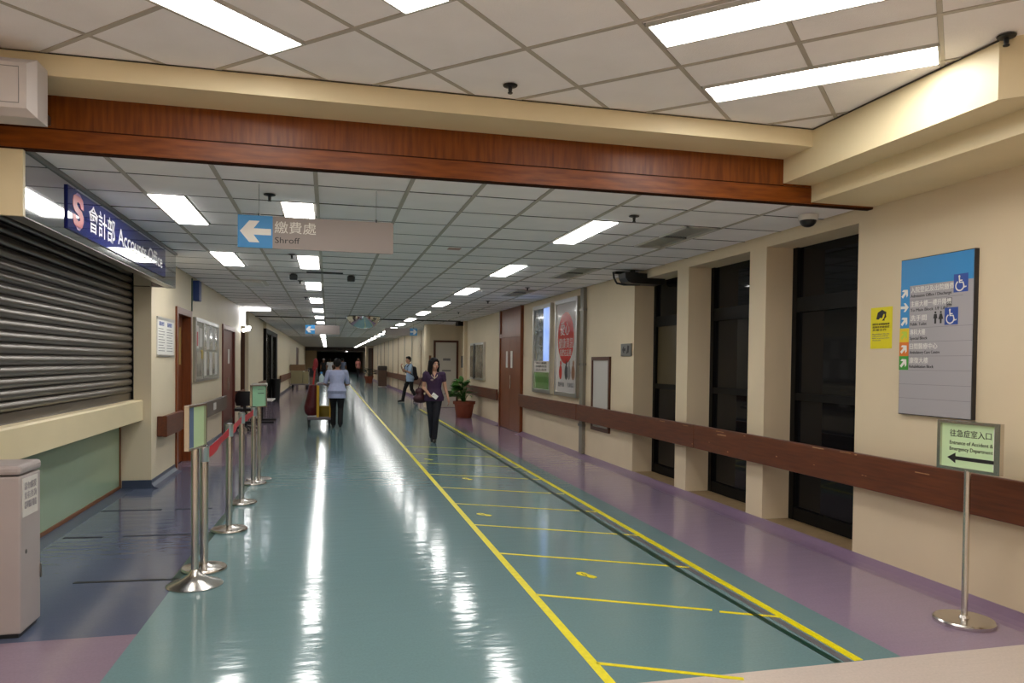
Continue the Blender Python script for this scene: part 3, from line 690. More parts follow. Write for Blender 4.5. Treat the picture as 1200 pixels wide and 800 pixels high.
# ------------------------------------------------------------------ hanging signs
def hang_sign(x0, x1, y, z0, z1, label, arrow_left, words, name='hanging_sign'):
    t = thing(name, label, 'sign', ((x0 + x1) / 2, y, z0))
    M = frameM((x0, y, z0), (1, 0, 0), (0, 0, 1)); W = x1 - x0; Hh = z1 - z0
    put('sign_board', plate(M, 0, W, 0, Hh, -0.02, 0.0), M_signgrey, t)
    q = (0, Hh * 1.03) if arrow_left else (W - Hh * 1.03, W)
    a = put('arrow_panel', plate(M, q[0], q[1], 0, Hh, 0, 0.002), M_skyblue, t)
    P = [(-0.46, 0), (-0.18, 0.34), (0.13, 0.34), (-0.05, 0.10), (0.48, 0.10), (0.48, -0.10), (-0.05, -0.10), (0.13, -0.34), (-0.18, -0.34)]
    if not arrow_left: P = [(-u, v) for u, v in P][::-1]
    cx = (q[0] + q[1]) / 2
    put('arrow', poly(M, [(cx + u * Hh * 0.98, Hh / 2 + v * Hh * 0.98) for u, v in P], 0.002, 0.003), M_white, a)
    if words:
        text('lettering', words[0], frameM(M @ Vector((Hh * 1.09, Hh * 0.52, 0)), (1, 0, 0), (0, 0, 1)), Hh * 0.40, M_white, t, fit=words[2])
        text('lettering', words[1], frameM(M @ Vector((Hh * 1.10, Hh * 0.18, 0)), (1, 0, 0), (0, 0, 1)), Hh * 0.26, M_blackprint, t, fit=words[3])
    for u in (0.13 * W, 0.885 * W):
        put('hanger_wire', MB().tube([(x0 + u, y + 0.01, z1), (x0 + u, y + 0.01, ZC)], 0.0018, 6), M_silver, t)
        put('wire_clip', MB().box(x0 + u - 0.006, x0 + u + 0.006, y, y + 0.02, z1 - 0.004, z1 + 0.018), M_black, t)
    return t
hang_sign(-0.623, 0.463, 5.56, 2.325, 2.553, 'grey hanging sign with a blue left arrow and the word Shroff', True, ('繳費處', 'Shroff', 0.285, 0.17))
hang_sign(-0.545, 0.28, 19.0, 2.19, 2.41, 'small far grey hanging sign with a blue arrow tile at its left end', True, None)
hang_sign(1.54, 2.44, 21.0, 2.27, 2.47, 'small far grey hanging sign with a blue arrow tile at its right end', False, None)
# half dome mirror
t = thing('dome_mirror', 'wide half dome safety mirror under the far ceiling', 'mirror', (0.96, 21.2, ZC))
mb = MB().ball((0.96, 21.2, ZC), (0.46, 0.4, 0.34), 28, 16); mb.v = [(a, b, min(c, ZC - 0.001)) for a, b, c in mb.v]
put('mirror_dome', mb, M_mirror, t, smooth=True)
put('rim', MB().lathe([(0.45, -0.012), (0.47, -0.012), (0.47, 0.0), (0.45, 0.0)], (0.96, 21.2, ZC), 28), M_black, t)

# ------------------------------------------------------------------ left side: shuttered counter
YS0, YS1 = 5.0, 9.51
t = thing('roller_shutter', 'closed galvanised roller shutter above the counter of the accounts office', 'shutter', (-2.24, 7.25, 1.05))
sl = 0.0848
prof = [(0.0, 0.0), (0.012, 0.004), (0.022, 0.018), (0.026, 0.036), (0.022, 0.056), (0.010, 0.070), (0.0, 0.074), (-0.012, 0.078), (-0.012, 0.0)]
XS = -2.246
smb = MB().prism([(a, b) for a, b in prof], 'y', -(YS1 - YS0) / 2, (YS1 - YS0) / 2).mesh('slat'); shade(smb, True, 50)
copies('slat', smb, M_shutter, t, [(XS, (YS0 + YS1) / 2, 1.135 + k * sl) for k in range(20)])
bot = put('bottom_rail', MB().box(XS - 0.01, XS + 0.012, YS0, YS1 - 0.02, 1.052, 1.13).box(XS - 0.01, XS + 0.03, YS0, YS1 - 0.02, 1.046, 1.056), M_shutter, t)
put('guide_channel', MB().box(XS - 0.03, XS + 0.035, YS1 - 0.022, YS1 + 0.0, 1.05, 2.84), M_darkmetal, t)
put('shutter_backing', MB().box(XS - 0.05, XS - 0.014, YS0, YS1, 1.05, 2.85), M_black, t)
# counter
t = thing('counter', 'cream counter ledge with a pale green panel beneath the shutter', 'counter', (-2.3, 7.25, 0))
put('ledge', MB().prism([(-2.42, 0.81), (-2.11, 0.81), (-2.11, 1.035), (-2.125, 1.05), (-2.42, 1.052)], 'y', YS0, YS1 - 0.003), M_cream, t)
put('front_panel', MB().box(-2.40, -2.352, YS0, YS1 - 0.05, 0.045, 0.81), M_gpanel, t)
put('trim_strip', MB().box(-2.40, -2.340, YS0, YS1 - 0.02, 0.012, 0.045), M_trimw, t, label='brown strip along the foot of the green panel')
put('trim_strip', MB().box(-2.40, -2.340, YS1 - 0.05, YS1 - 0.02, 0.045, 0.81), M_trimw, t, label='brown upright strip at the end of the green panel')
put('baseboard_counter', MB().prism([(-2.20, 0.0), (-2.27, 0.006), (-2.33, 0.012), (-2.40, 0.012), (-2.40, -0.01), (-2.2, -0.01)], 'y', 4.62, YS1), M_coveL, kind='structure')
# near pier and block carrying the fascia
put('wall_pier', MB().box(-2.6, -2.15, 4.62, 5.0, 0, 2.40).box(-2.6, -1.752, 4.965, 5.0, 2.365, 2.80), M_cream, kind='structure')
# fascia with blue sign
t = thing('sign_fascia', 'polished steel bulkhead over the shutter', 'fascia', (-1.9, 7.25, 2.37), None, 'structure')
put('fascia_panel', MB().box(-1.80, -1.76, 5.0, 9.53, 2.372, 2.762), M_steel, t)
put('fascia_underside', MB().box(-1.86, -1.762, 5.0, 9.53, 2.366, 2.374), M_trimsteel, t)
put('fascia_trim', MB().box(-1.80, -1.745, 5.0, 9.56, 2.758, 2.785), M_trimsteel, t)
put('fascia_end', MB().box(-2.02, -1.762, 9.505, 9.53, 2.372, 2.785), M_steel, t)
t = thing('office_sign', 'long blue sign reading Accounts Office on the polished bulkhead', 'sign', (-1.757, 7.3, 2.43))
M = frameM((-1.7595, 5.73, 2.425), (0, 1, 0), (0, 0, 1)); W, Hh = 3.16, 0.30
sb = put('sign_board', plate(M, 0, W, 0, Hh, 0, 0.012), M_blueacr, t)
T = 0.012
FM = lambda u, v: frameM(M @ Vector((u, v, T)), (0, 1, 0), (0, 0, 1))
text('lettering', '會計部', FM(0.46, 0.075), 0.22, M_white, t, fit=0.70, bold=0.0008)
text('lettering', 'Accounts Office', FM(1.26, 0.085), 0.20, M_white, t, fit=1.74, bold=0.001)
s1 = [(0.10, 0.22), (0.12, 0.255), (0.17, 0.268), (0.27, 0.268), (0.32, 0.25), (0.335, 0.21), (0.335, 0.18), (0.27, 0.185), (0.255, 0.215), (0.21, 0.222), (0.185, 0.21), (0.19, 0.195), (0.24, 0.18), (0.30, 0.165), (0.335, 0.13), (0.335, 0.09), (0.30, 0.05), (0.25, 0.038), (0.17, 0.038), (0.12, 0.055), (0.10, 0.09), (0.10, 0.125), (0.165, 0.12), (0.18, 0.095), (0.22, 0.085), (0.255, 0.095), (0.255, 0.112), (0.22, 0.128), (0.14, 0.148), (0.10, 0.18)]
def bowed(pts, m, nm='emblem'):
    bm = bmesh.new(); vs = [bm.verts.new((a, b, 0)) for a, b in pts]; f = bm.faces.new(vs)
    r = bmesh.ops.extrude_face_region(bm, geom=[f]); bmesh.ops.translate(bm, verts=[g for g in r['geom'] if isinstance(g, bmesh.types.BMVert)], vec=(0, 0, 0.002))
    bmesh.ops.triangulate(bm, faces=bm.faces[:]); bmesh.ops.recalc_face_normals(bm, faces=bm.faces[:])
    mb = MB(); bm.verts.index_update(); mb.add([(v.co.x, v.co.y, v.co.z + T) for v in bm.verts], [[v.index for v in q.verts] for q in bm.faces]); bm.free()
    return put(nm, mb.xf(M), m, t)
e = bowed(s1, M_red)
put('emblem_cap', poly(M, [(0.15, 0.262), (0.29, 0.262), (0.25, 0.284), (0.19, 0.284)], T, T + 0.002), M_pinkp, t)
put('emblem_cap', poly(M, [(0.16, 0.046), (0.19, 0.022), (0.25, 0.022), (0.28, 0.046)], T, T + 0.002), M_pinkp, t)

# left wall beyond the counter
DL1, DL2 = (10.92, 12.06), (15.5, 17.45)
wl = MB()
wl.box(-2.6, XL, YS1, 10.92, 0, 2.9); wl.box(-2.6, XL, 10.92, 12.06, 2.25, 2.9); wl.box(-2.6, XL, 12.06, 15.5, 0, 2.9)
wl.box(-2.6, XL, 15.5, 17.45, 2.23, 2.9); wl.box(-2.6, XL, 17.45, 18.7, 0, 2.9)
wl.box(-2.6, -2.42, YS0, YS1, 0, 3.0)
wall_left = put('wall_left', wl, M_wallL, kind='structure')
put('joint_line', MB().box(-2.21, -2.035, YS1 - 0.002, YS1, 2.374, 2.384), M_gap, wall_left)
b = put('baseboard_left', MB().prism([(-1.93, 0.0), (-1.985, 0.02), (-2.013, 0.06), (-2.013, 0.10), (-2.03, 0.10), (-2.03, -0.01), (-1.93, -0.01)], 'y', YS1 - 0.02, 10.90), M_coveL, kind='structure')
put('skirting', MB().box(-2.33, -2.01, YS1 - 0.025, YS1, 0, 0.10), M_coveL, b)
put('skirting', MB().box(-2.03, -2.005, 12.08, 15.45, 0, 0.10), M_coveL, b)
put('skirting', MB().box(-2.03, -2.005, 17.5, 18.7, 0, 0.10), M_coveL, b)
def door(name, y0, y1, zt, label, m, inset, vision):
    t = thing(name, label, None, (XL, (y0 + y1) / 2, 0), kind='structure')
    fr = MB().box(-2.3, XL + 0.025, y0, y0 + 0.09, 0, zt).box(-2.3, XL + 0.025, y1 - 0.09, y1, 0, zt).box(-2.3, XL + 0.025, y0 + 0.09, y1 - 0.09, zt - 0.09, zt)
    put('door_frame', fr, M_door if vision else M_doorR, t)
    lf = put('door_leaf', MB().box(-2.16 if vision else -2.08, -2.12 if vision else -2.04, y0 + 0.09, y1 - 0.09, 0.01, zt - 0.09), m, t)
    return t, lf
t, lf = door('door_1', *DL1, 2.25, 'orange brown timber door with a glass slot and pinned papers beside the notice sheet', M_door, 0.1, True)
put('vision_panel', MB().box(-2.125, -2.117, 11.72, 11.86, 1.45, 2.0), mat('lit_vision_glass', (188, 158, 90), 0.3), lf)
put('door_handle', MB().box(-2.12, -2.07, 11.06, 11.09, 0.95, 1.1), M_chrome, lf)
for (z0, z1, y0) in ((0.95, 1.35, 11.15), (1.5, 1.75, 11.2)): put('pinned_paper', MB().box(-2.12, -2.1175, y0, y0 + 0.22, z0, z1), M_offwhite, lf)
t, lf = door('door_2', *DL2, 2.23, 'oxblood red double door with a small white name plate in the left wall', M_doorR, 0.03, False)
put('name_plate', MB().box(-2.04, -2.036, 16.55, 16.8, 1.45, 1.75), M_offwhite, lf)
put('kick_plate', MB().box(-2.04, -2.037, 15.6, 17.36, 0.02, 0.25), M_trimsteel, lf)
put('door_handle', MB().box(-2.04, -2.0, 16.4, 16.43, 0.9, 1.15), M_chrome, lf)
# notice sheet, notice board, projecting sign, handrail stubs
t = thing('notice_sheet', 'white two-column notice sheet in a thin holder on the left wall', 'notice', (XL, 10.27, 1.555))
M = frameM((XL, 9.77, 1.555), (0, 1, 0), (0, 0, 1))
put('sheet', plate(M, 0, 1.0, 0.02, 0.46, 0, 0.012), M_white, t)
put('holder_strip', plate(M, 0, 1.0, 0.46, 0.495, 0, 0.018), M_alu, t); put('holder_strip', plate(M, 0, 1.0, 0, 0.03, 0, 0.018), M_alu, t)
for c in range(2):
    text('lettering', '服務收費', frameM(M @ Vector((0.10 + c * 0.48, 0.39, 0.012)), (0, 1, 0), (0, 0, 1)), 0.06, M_accblue, t, fit=0.28)
    for k in range(9): put('print_line', plate(M, 0.06 + c * 0.48, 0.06 + c * 0.48 + (0.36 if k % 3 else 0.28), 0.345 - k * 0.034, 0.353 - k * 0.034, 0.012, 0.0128), M_greyprint, t)
t = thing('notice_board', 'glazed pin board full of papers between the two left doors', 'notice board', (XL, 13.5, 1.18))
M = frameM((XL, 12.28, 1.18), (0, 1, 0), (0, 0, 1)); W, Hh = 2.45, 1.0
put('board', plate(M, 0, W, 0, Hh, 0, 0.03), mat('board_cork', (150, 146, 132), 0.5), t)
fb = MB()
for bb in ((0, W, 0, 0.04), (0, W, Hh - 0.06, Hh), (0, 0.04, 0.04, Hh - 0.04), (W - 0.04, W, 0.04, Hh - 0.04), (0.72, 0.76, 0.04, Hh - 0.04)): fb.box(*bb, 0.03, 0.05)
put('frame', fb.xf(M), M_alu, t)
pp = [(0.06, 0.52, 0.28, 0.36, M_offwhite), (0.4, 0.55, 0.28, 0.3, M_offwhite), (0.08, 0.08, 0.55, 0.4, M_board), (0.12, 0.56, 0.14, 0.22, M_red), (0.55, 0.36, 0.15, 0.14, M_arrowyel)]
for c in range(5):
    for r in range(2): pp.append((0.82 + c * 0.31, 0.08 + r * 0.44, 0.28, 0.40, M_board if (c + r) % 2 else M_offwhite))
for (u, v, a, h, m) in pp: put('pinned_paper', plate(M, u, u + a, v, v + h, 0.03, 0.033 if m is not M_red else 0.035), m, t)
t = thing('projecting_sign', 'narrow dark blue sign projecting from the left wall above the timber door', 'sign', (-1.97, 12.36, 2.42))
put('sign_body', MB().cbox(-2.02, -1.925, 12.25, 12.46, 2.43, 2.74, 0.01), mat('navy_blue_sign', (30, 62, 128), 0.4), t)
t = thing('cable_run', 'thin green cable running down the left wall by the projecting sign', 'cable', (-2.01, 12.14, 2.2))
put('cable', MB().tube([(-2.012, 12.14, 2.26), (-2.012, 12.14, 2.76)], 0.01, 6), mat('green_cable', (60, 86, 70), 0.5), t)
def rail_left(y0, y1, label, m=M_woodD):
    r = thing('handrail', label, 'handrail', (-1.95, (y0 + y1) / 2, 0.58))
    put('rail_board', MB().cbox(-1.955, -1.905, y0, y1, 0.575, 0.835, 0.008), m, r)
    if y1 - y0 < 1.2: put('rail_end', MB().cbox(XL + 0.001, -1.912, y0 + 0.002, y0 + 0.04, 0.58, 0.83, 0.008), m, r)
    for y in (y0 + 0.15, y1 - 0.15): put('rail_bracket', MB().box(XL, -1.95, y - 0.03, y + 0.03, 0.66, 0.76), M_darkmetal, r)
    return r
rail_left(9.80, 10.86, 'short brown handrail stub at the pier end by the counter')
r2 = rail_left(12.45, 15.35, 'greyish brown handrail under the pin board', mat('grey_brown_rail', (98, 82, 72), 0.4, var=0.1, scale=8))
put('rail_label', MB().box(-1.905, -1.902, 13.6, 13.9, 0.66, 0.78), M_offwhite, r2)
rail_left(17.6, 18.6, 'short dark handrail stub past the oxblood door')

# side opening with its lamps, then the far left wall
far = MB()
far.box(-6.0, -2.2, 20.55, 20.75, 0, 2.9)
far.box(-2.6, XL, 20.55, 23.4, 0, 2.9); far.box(-2.6, -2.12, 23.4, 26.3, 0, 2.9)
far.box(-2.6, XL, 32.0, 50.4, 0, 2.9); far.box(-2.6, XL, 50.4, 54.9, 2.4, 2.9); far.box(-2.6, XL, 54.9, YE, 0, 2.9)
far.box(-6.0, -5.9, 11.3, 20.7, 0, 2.9); far.box(-5.9, -2.6, 18.5, 18.7, 0, 2.9)
far.box(-2.6, XL, 26.3, 32.0, 2.6, 2.9)
put('wall_left_far', far, M_wallL, kind='structure')
b = put('baseboard_far', MB().box(-2.03, -2.0, 32.0, 50.4, 0, 0.10), M_coveL, kind='structure')
put('skirting', MB().box(-2.03, -2.0, 20.56, 23.4, 0, 0.10), M_coveL, b)
t = thing('door_3', 'brown framed narrow door in the side opening past the oxblood door', None, (-2.35, 20.5, 0), kind='structure')
put('door_frame', MB().box(-2.18, -2.11, 20.47, 20.55, 0, 2.3).box(-2.0, -2.02, 20.5, 20.51, 0, 0.1).box(-2.62, -2.55, 20.47, 20.55, 0, 2.3).box(-2.55, -2.18, 20.47, 20.55, 2.23, 2.3), M_doorF, t)
put('door_leaf', MB().box(-2.55, -2.18, 20.5, 20.54, 0.01, 2.23), M_doorF, t)
t = thing('glazed_door', 'dark glazed double door set in the far left wall', 'door', (-2.1, 29.0, 0), None, 'structure')
put('door_frame', MB().box(-2.15, XL, 26.3, 26.5, 0, 2.6).box(-2.15, XL, 28.6, 29.2, 0, 2.6).box(-2.15, XL, 31.2, 32.0, 0, 2.6).box(-2.15, XL, 26.5, 31.2, 2.45, 2.6), M_darkmetal, t)
put('pane', MB().box(-2.12, -2.10, 26.5, 28.6, 0.1, 2.45), mat('grey_tinted_pane', (86, 80, 68), 0.08), t); put('pane', MB().box(-2.12, -2.10, 29.2, 31.2, 0.1, 2.45), MATS['grey_tinted_pane'], t)
t = thing('door_4', 'far brown door near the end of the left wall', None, (XL, 52.6, 0), kind='structure')
put('door_leaf', MB().box(-2.1, -2.05, 50.4, 54.9, 0, 2.4), M_doorF, t)
r = thing('handrail', 'distant dark handrail along the far left wall behind the stacked trolley', 'handrail', (-1.95, 44.2, 0.58))
put('rail_board', MB().box(-1.96, -1.91, 32.6, 50.0, 0.60, 0.88), M_woodD, r)
for y in (34, 40, 48): put('rail_bracket', MB().box(XL, -1.95, y - 0.03, y + 0.03, 0.66, 0.76), M_darkmetal, r)
r = thing('handrail', 'dark handrail on the pale wall between the side opening and the glazed door', 'handrail', (-1.95, 25, 0.58))
put('rail_board', MB().box(-2.06, -2.01, 23.6, 26.1, 0.60, 0.86), M_woodD, r)
for y in (24, 25.8): put('rail_bracket', MB().box(-2.12, -2.05, y - 0.03, y + 0.03, 0.66, 0.76), M_darkmetal, r)
# lamps of the side opening
t = thing('strip_light', 'bright strip light bent round the corner of the side opening', 'light', (-1.7, 18.75, ZC))
put('tube_cover', MB().box(-2.0, -1.36, 18.73, 18.80, 2.725, 2.765), mat('strip_glow', (0.92, 0.94, 1.0), 0.4, emit=3.5), t)
put('tube_cover', MB().box(-2.0, -1.93, 18.73, 18.80, 2.36, 2.725), MATS['strip_glow'], t)
put('backplate', MB().box(-2.02, -1.34, 18.80, 18.82, 2.70, ZC).box(-2.02, -1.92, 18.80, 18.82, 2.34, 2.70), M_offwhite, t)
t = thing('emergency_light', 'twin head emergency lamp glowing at the side opening', 'light', (-1.93, 18.78, 2.2))
put('lamp_body', MB().cbox(-1.99, -1.80, 18.75, 18.85, 2.20, 2.27, 0.01), M_unit, t)
put('lamp_stem', MB().box(-1.93, -1.90, 18.78, 18.81, 2.27, 2.36), M_unit, t)
for x, z in ((-1.955, 2.235), (-1.835, 2.30)):
    h = put('lamp_head', MB().ball((x, 18.73, z), 0.04, 14, 10), M_spot, t, smooth=True)

# ------------------------------------------------------------------ right side beyond the posters
wallp = thing('door_5', 'full height reddish brown timber door panel in the right wall', None, (XR, 16.55, 0), kind='structure')
YD0, YD1 = 15.52, 17.58
put('door_frame', MB().box(4.03, XR + 0.02, YD0, YD0 + 0.1, 0, ZC).box(4.03, XR + 0.02, YD1 - 0.1, YD1, 0, ZC).box(4.03, XR + 0.02, YD0 + 0.1, YD1 - 0.1, 2.12, 2.22), M_woodV, wallp)
put('overpanel', MB().box(4.06, XR + 0.02, YD0 + 0.1, YD1 - 0.1, 2.22, ZC), M_woodV, wallp)
for k in range(2):
    a = YD0 + 0.1 + k * 0.93; lf = put('door_leaf', MB().box(4.05, XR + 0.02, a + 0.004, a + 0.926, 0.01, 2.12), M_woodV, wallp)
    y = a + (0.68 if k == 0 else 0.2)
    put('push_plate', MB().box(4.044, 4.05, y, y + 0.16, 1.42, 1.80), M_offwhite, lf)
    if k == 0: put('door_handle', MB().tube([(4.03, y + 0.1, 0.95), (4.03, y + 0.1, 1.25)], 0.012, 8), M_chrome, lf)
t = thing('display_case', 'grey metal wall display case with a dark middle strip above the potted plant', 'display case', (XR, 20.45, 1.05))
M = frameM((XR - 0.002, 21.43, 1.05), (0, -1, 0), (0, 0, 1)); W, Hh = 1.93, 1.03
put('case_body', plate(M, 0, W, 0, Hh, 0, 0.06), M_alu, t)
for u in (0.06, 1.0): put('pane', plate(M, u, u + 0.86, 0.06, Hh - 0.06, 0.06, 0.064), mat('case_glass', (120, 112, 98), 0.1, var=0.3, scale=5), t)
put('mullion', plate(M, 0.60, 0.78, 0.02, Hh - 0.02, 0.064, 0.08), M_black, t)
put('wall_return', MB().box(4.0, 4.6, 22.2, 22.35, 0, 2.9), M_wall, kind='structure')
t = thing('service_pipe', 'dark vertical service pipe in the recess beside the white door', 'pipe', (4.2, 22.6, 0))
put('pipe_run', MB().tube([(4.2, 22.62, 0.0), (4.2, 22.62, ZC)], 0.045, 10), M_darkmetal, t, smooth=True)
put('pipe_collar', MB().box(3.85, 4.55, 22.4, 22.9, 2.66, 2.775), M_darkmetal, t)  # dark block stands for the dark gap at the recess top
# projecting block with the white door
wb = MB().box(3.30, 4.8, 24.8, 26.4, 0, 2.9).box(4.55, 4.8, 22.3, 24.8, 0, 2.9)
wb.add(*(lambda m: (m.v, m.f))(MB().lathe([(0.17, 0), (0.17, 2.9)], (3.31, 24.98, 0), 28)))
put('wall_block', wb, M_wall, kind='structure', smooth=True, angle=30)
t = thing('door_6', 'white door with a brown frame facing down the corridor behind the woman', None, (3.85, 24.8, 0), kind='structure')
put('door_frame', MB().box(3.43, 3.50, 24.74, 24.80, 0, 2.26).box(4.20, 4.27, 24.74, 24.80, 0, 2.26).box(3.50, 4.20, 24.74, 24.80, 2.19, 2.26), M_doorF, t)
lf = put('door_leaf', MB().box(3.50, 4.20, 24.76, 24.80, 0.01, 2.19), mat('white_door_paint', (204, 198, 186), 0.5), t)
put('door_sign', MB().box(3.75, 4.0, 24.755, 24.76, 1.58, 1.66), M_greyprint, lf); put('door_sign', MB().box(3.72, 4.02, 24.755, 24.76, 1.22, 1.27), M_greyprint, lf)
put('wall_sign', MB().box(4.37, 4.5, 24.79, 24.8, 1.35, 1.75), M_greyprint, None, label='small grey plate beside the white door', cat='plate')
put('wall_rail_plate', MB().box(3.28, 3.36, 24.795, 24.80, 1.0, 1.75), M_trimw, None, label='narrow brown strip on the rounded pillar beside the white door', cat='strip')
put('baseboard_block', MB().box(3.30, 4.5, 24.765, 24.79, 0, 0.10), M_coveR, kind='structure')
fr = MB().box(3.60, 3.9, 26.4, 62.0, 0, 2.9).box(3.02, 3.9, 62.0, 63.0, 0, 2.9).box(4.6, 4.9, 63.0, YE, 0, 2.9)
wall_far = put('wall_right_far', fr, M_wall, kind='structure')
for k in range(9):
    y = 29.5 + k * 3.3; put('cover_strip', MB().box(3.585, 3.6, y, y + 0.10, 0.1, ZC), M_trimsteel if k % 3 else M_trimw, wall_far)
put('baseboard_right_far', MB().box(3.57, 3.6, 26.5, 62.0, 0, 0.10), M_coveR, kind='structure')
r = thing('handrail', 'distant dark handrail on the right wall behind the walking man', 'handrail', (3.55, 37, 0.58))
put('rail_board', MB().box(3.48, 3.54, 27.0, 58.5, 0.62, 0.90), M_woodD, r)
for y in (28, 40, 52): put('rail_bracket', MB().box(3.53, 3.60, y - 0.03, y + 0.03, 0.70, 0.80), M_darkmetal, r)
t = thing('door_7', 'far dark brown door panel on the projecting wall end', None, (3.4, 62, 0), kind='structure')
put('door_leaf', MB().box(3.2, 3.6, 61.9, 62.0, 0, 2.6), mat('far_brown_door', (84, 66, 56), 0.5), t)
put('door_frame', MB().box(3.5, 3.6, 61.86, 61.9, 0, 2.6), M_doorF, t)
# far end
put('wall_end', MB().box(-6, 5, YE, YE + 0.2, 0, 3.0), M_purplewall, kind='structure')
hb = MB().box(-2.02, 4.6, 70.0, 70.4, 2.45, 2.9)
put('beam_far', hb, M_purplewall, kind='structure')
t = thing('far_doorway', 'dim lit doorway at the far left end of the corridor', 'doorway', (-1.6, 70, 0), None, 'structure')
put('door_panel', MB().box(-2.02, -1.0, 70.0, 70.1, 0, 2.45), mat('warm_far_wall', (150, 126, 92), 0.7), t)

# lobby walls behind the camera
put('wall_lobby', MB().box(-4.6, -4.5, -13.0, 4.62, 0, 3.3).box(-4.5, 5.0, -13.1, -13.0, 0, 3.3).box(-4.6, -2.6, 4.62, 5.0, 0, 3.3), M_wall, kind='structure')

# ------------------------------------------------------------------ things of the foreground
# grey cabinet, lower left
t = thing('floor_cabinet', 'grey metal floor cabinet with a white paper notice at the lower left', 'cabinet', (-1.86, 4.67, 0))
put('cabinet_body', MB().cbox(-2.10, -1.612, 4.525, 4.815, 0.025, 0.885, 0.010), M_cab, t)
put('lid', MB().cbox(-2.10, -1.606, 4.515, 4.82, 0.892, 0.945, 0.018), M_cab, t)
put('plinth', MB().box(-2.08, -1.63, 4.545, 4.80, 0, 0.03), M_black, t)
put('paper_notice', MB().box(-1.612, -1.609, 4.548, 4.765, 0.655, 0.868), M_offwhite, t)
Mc = frameM((-1.609, 4.56, 0.66), (0, 1, 0), (0, 0, 1))
for k, s in enumerate(('請勿觸摸', '如有查詢', '請與職員聯絡')): text('lettering', s, frameM(Mc @ Vector((0.012, 0.145 - k * 0.052, 0)), (0, 1, 0), (0, 0, 1)), 0.045, mat('faded_print', (150, 146, 150), 0.6), t, fit=0.17)
put('lock', MB().ball((-1.612, 4.60, 0.46), (0.006, 0.012, 0.014), 10, 6), M_trimsteel, t)
put('hinge', MB().box(-1.613, -1.606, 4.80, 4.815, 0.26, 0.34), M_trimsteel, t)
# casing on the beam, upper left
t = thing('wall_unit', 'off-white metal casing fixed to the beam at the upper left', 'unit', (-1.9, 4.5, 2.8))
mb = MB(); x0, x1, z0, z1 = -2.35, -1.502, 2.795, 3.10
mb.add([(x0, 4.60, z0), (x1, 4.60, z0), (x1, 4.60, z1), (x0, 4.60, z1), (x0, 4.45, z0), (x1, 4.45, z0), (x1, 4.45, z1), (x0, 4.45, z1), (x0, 4.405, z0 + 0.035), (x1 - 0.035, 4.405, z0 + 0.035), (x1 - 0.035, 4.405, z1 - 0.035), (x0, 4.405, z1 - 0.035)],
       [(0, 3, 2, 1), (4, 5, 1, 0), (5, 6, 2, 1), (6, 7, 3, 2), (8, 9, 5, 4), (9, 10, 6, 5), (10, 11, 7, 6), (8, 11, 10, 9), (0, 4, 8, 11, 7, 3)])
put('casing', mb, M_unit, t)
put('front_seam', MB().box(x0, x1 - 0.07, 4.4035, 4.406, z0 + 0.060, z0 + 0.063).box(x1 - 0.073, x1 - 0.07, 4.4035, 4.406, z0 + 0.06, z1 - 0.055).box(x0, x1 - 0.07, 4.4035, 4.406, z1 - 0.058, z1 - 0.055), M_greyprint, t)
put('mounting_bar', MB().box(-2.3, -1.6, 4.58, 4.96, 2.90, 2.95), M_trimsteel, t)

# free standing sign on the right
t = thing('sign_stand', 'steel sign stand pointing to the accident and emergency entrance by the right wall', 'sign stand', (3.72, 3.64, 0))
put('base', MB().lathe([(0.165, 0.0), (0.168, 0.008), (0.168, 0.022), (0.160, 0.030), (0.03, 0.033), (0.022, 0.05)], (3.72, 3.64, 0), 36), M_chrome, t, smooth=True)
put('pole', MB().tube([(3.72, 3.64, 0.03), (3.72, 3.64, 0.915)], 0.0185, 16), M_chrome, t, smooth=True)
A, B = Vector((3.702, 3.84, 0.911)), Vector((3.752, 3.44, 0.911))
M = frameM(A, B - A, (0, 0, 1)); W = (B - A).length; Hh = 0.30
M = M @ Matrix.Translation((0, 0, -0.01))
fb = MB()
for bb in ((0, W, 0, 0.018), (0, W, Hh - 0.018, Hh), (0, 0.022, 0.018, Hh - 0.018), (W - 0.035, W, 0.018, Hh - 0.018)): fb.box(*bb, -0.005, 0.028)
put('sign_frame', fb.xf(M), M_chrome, t)
pg = put('paper_sheet', plate(M, 0.02, W - 0.03, 0.016, Hh - 0.016, 0, 0.012), M_mintpaper, t)
T = 0.012; F2 = lambda u, v: frameM(M @ Vector((u, v, T)), B - A, (0, 0, 1))
text('lettering', '往急症室入口', F2(0.075, 0.205), 0.048, M_blackprint, pg, fit=0.265)
text('lettering', 'Entrance of Accident &', F2(0.075, 0.155), 0.032, M_blackprint, pg, fit=0.275)
text('lettering', 'Emergency Department', F2(0.075, 0.118), 0.032, M_blackprint, pg, fit=0.275)
put('arrow', poly(M, [(0.06, 0.072), (0.115, 0.040), (0.115, 0.061), (W - 0.032, 0.061), (W - 0.032, 0.083), (0.115, 0.083), (0.115, 0.104)], T, T + 0.001), M_blackprint, pg)
put('sheet_edge', plate(M, W - 0.05, W - 0.035, 0.03, Hh - 0.035, T, T + 0.0008), M_white, pg)

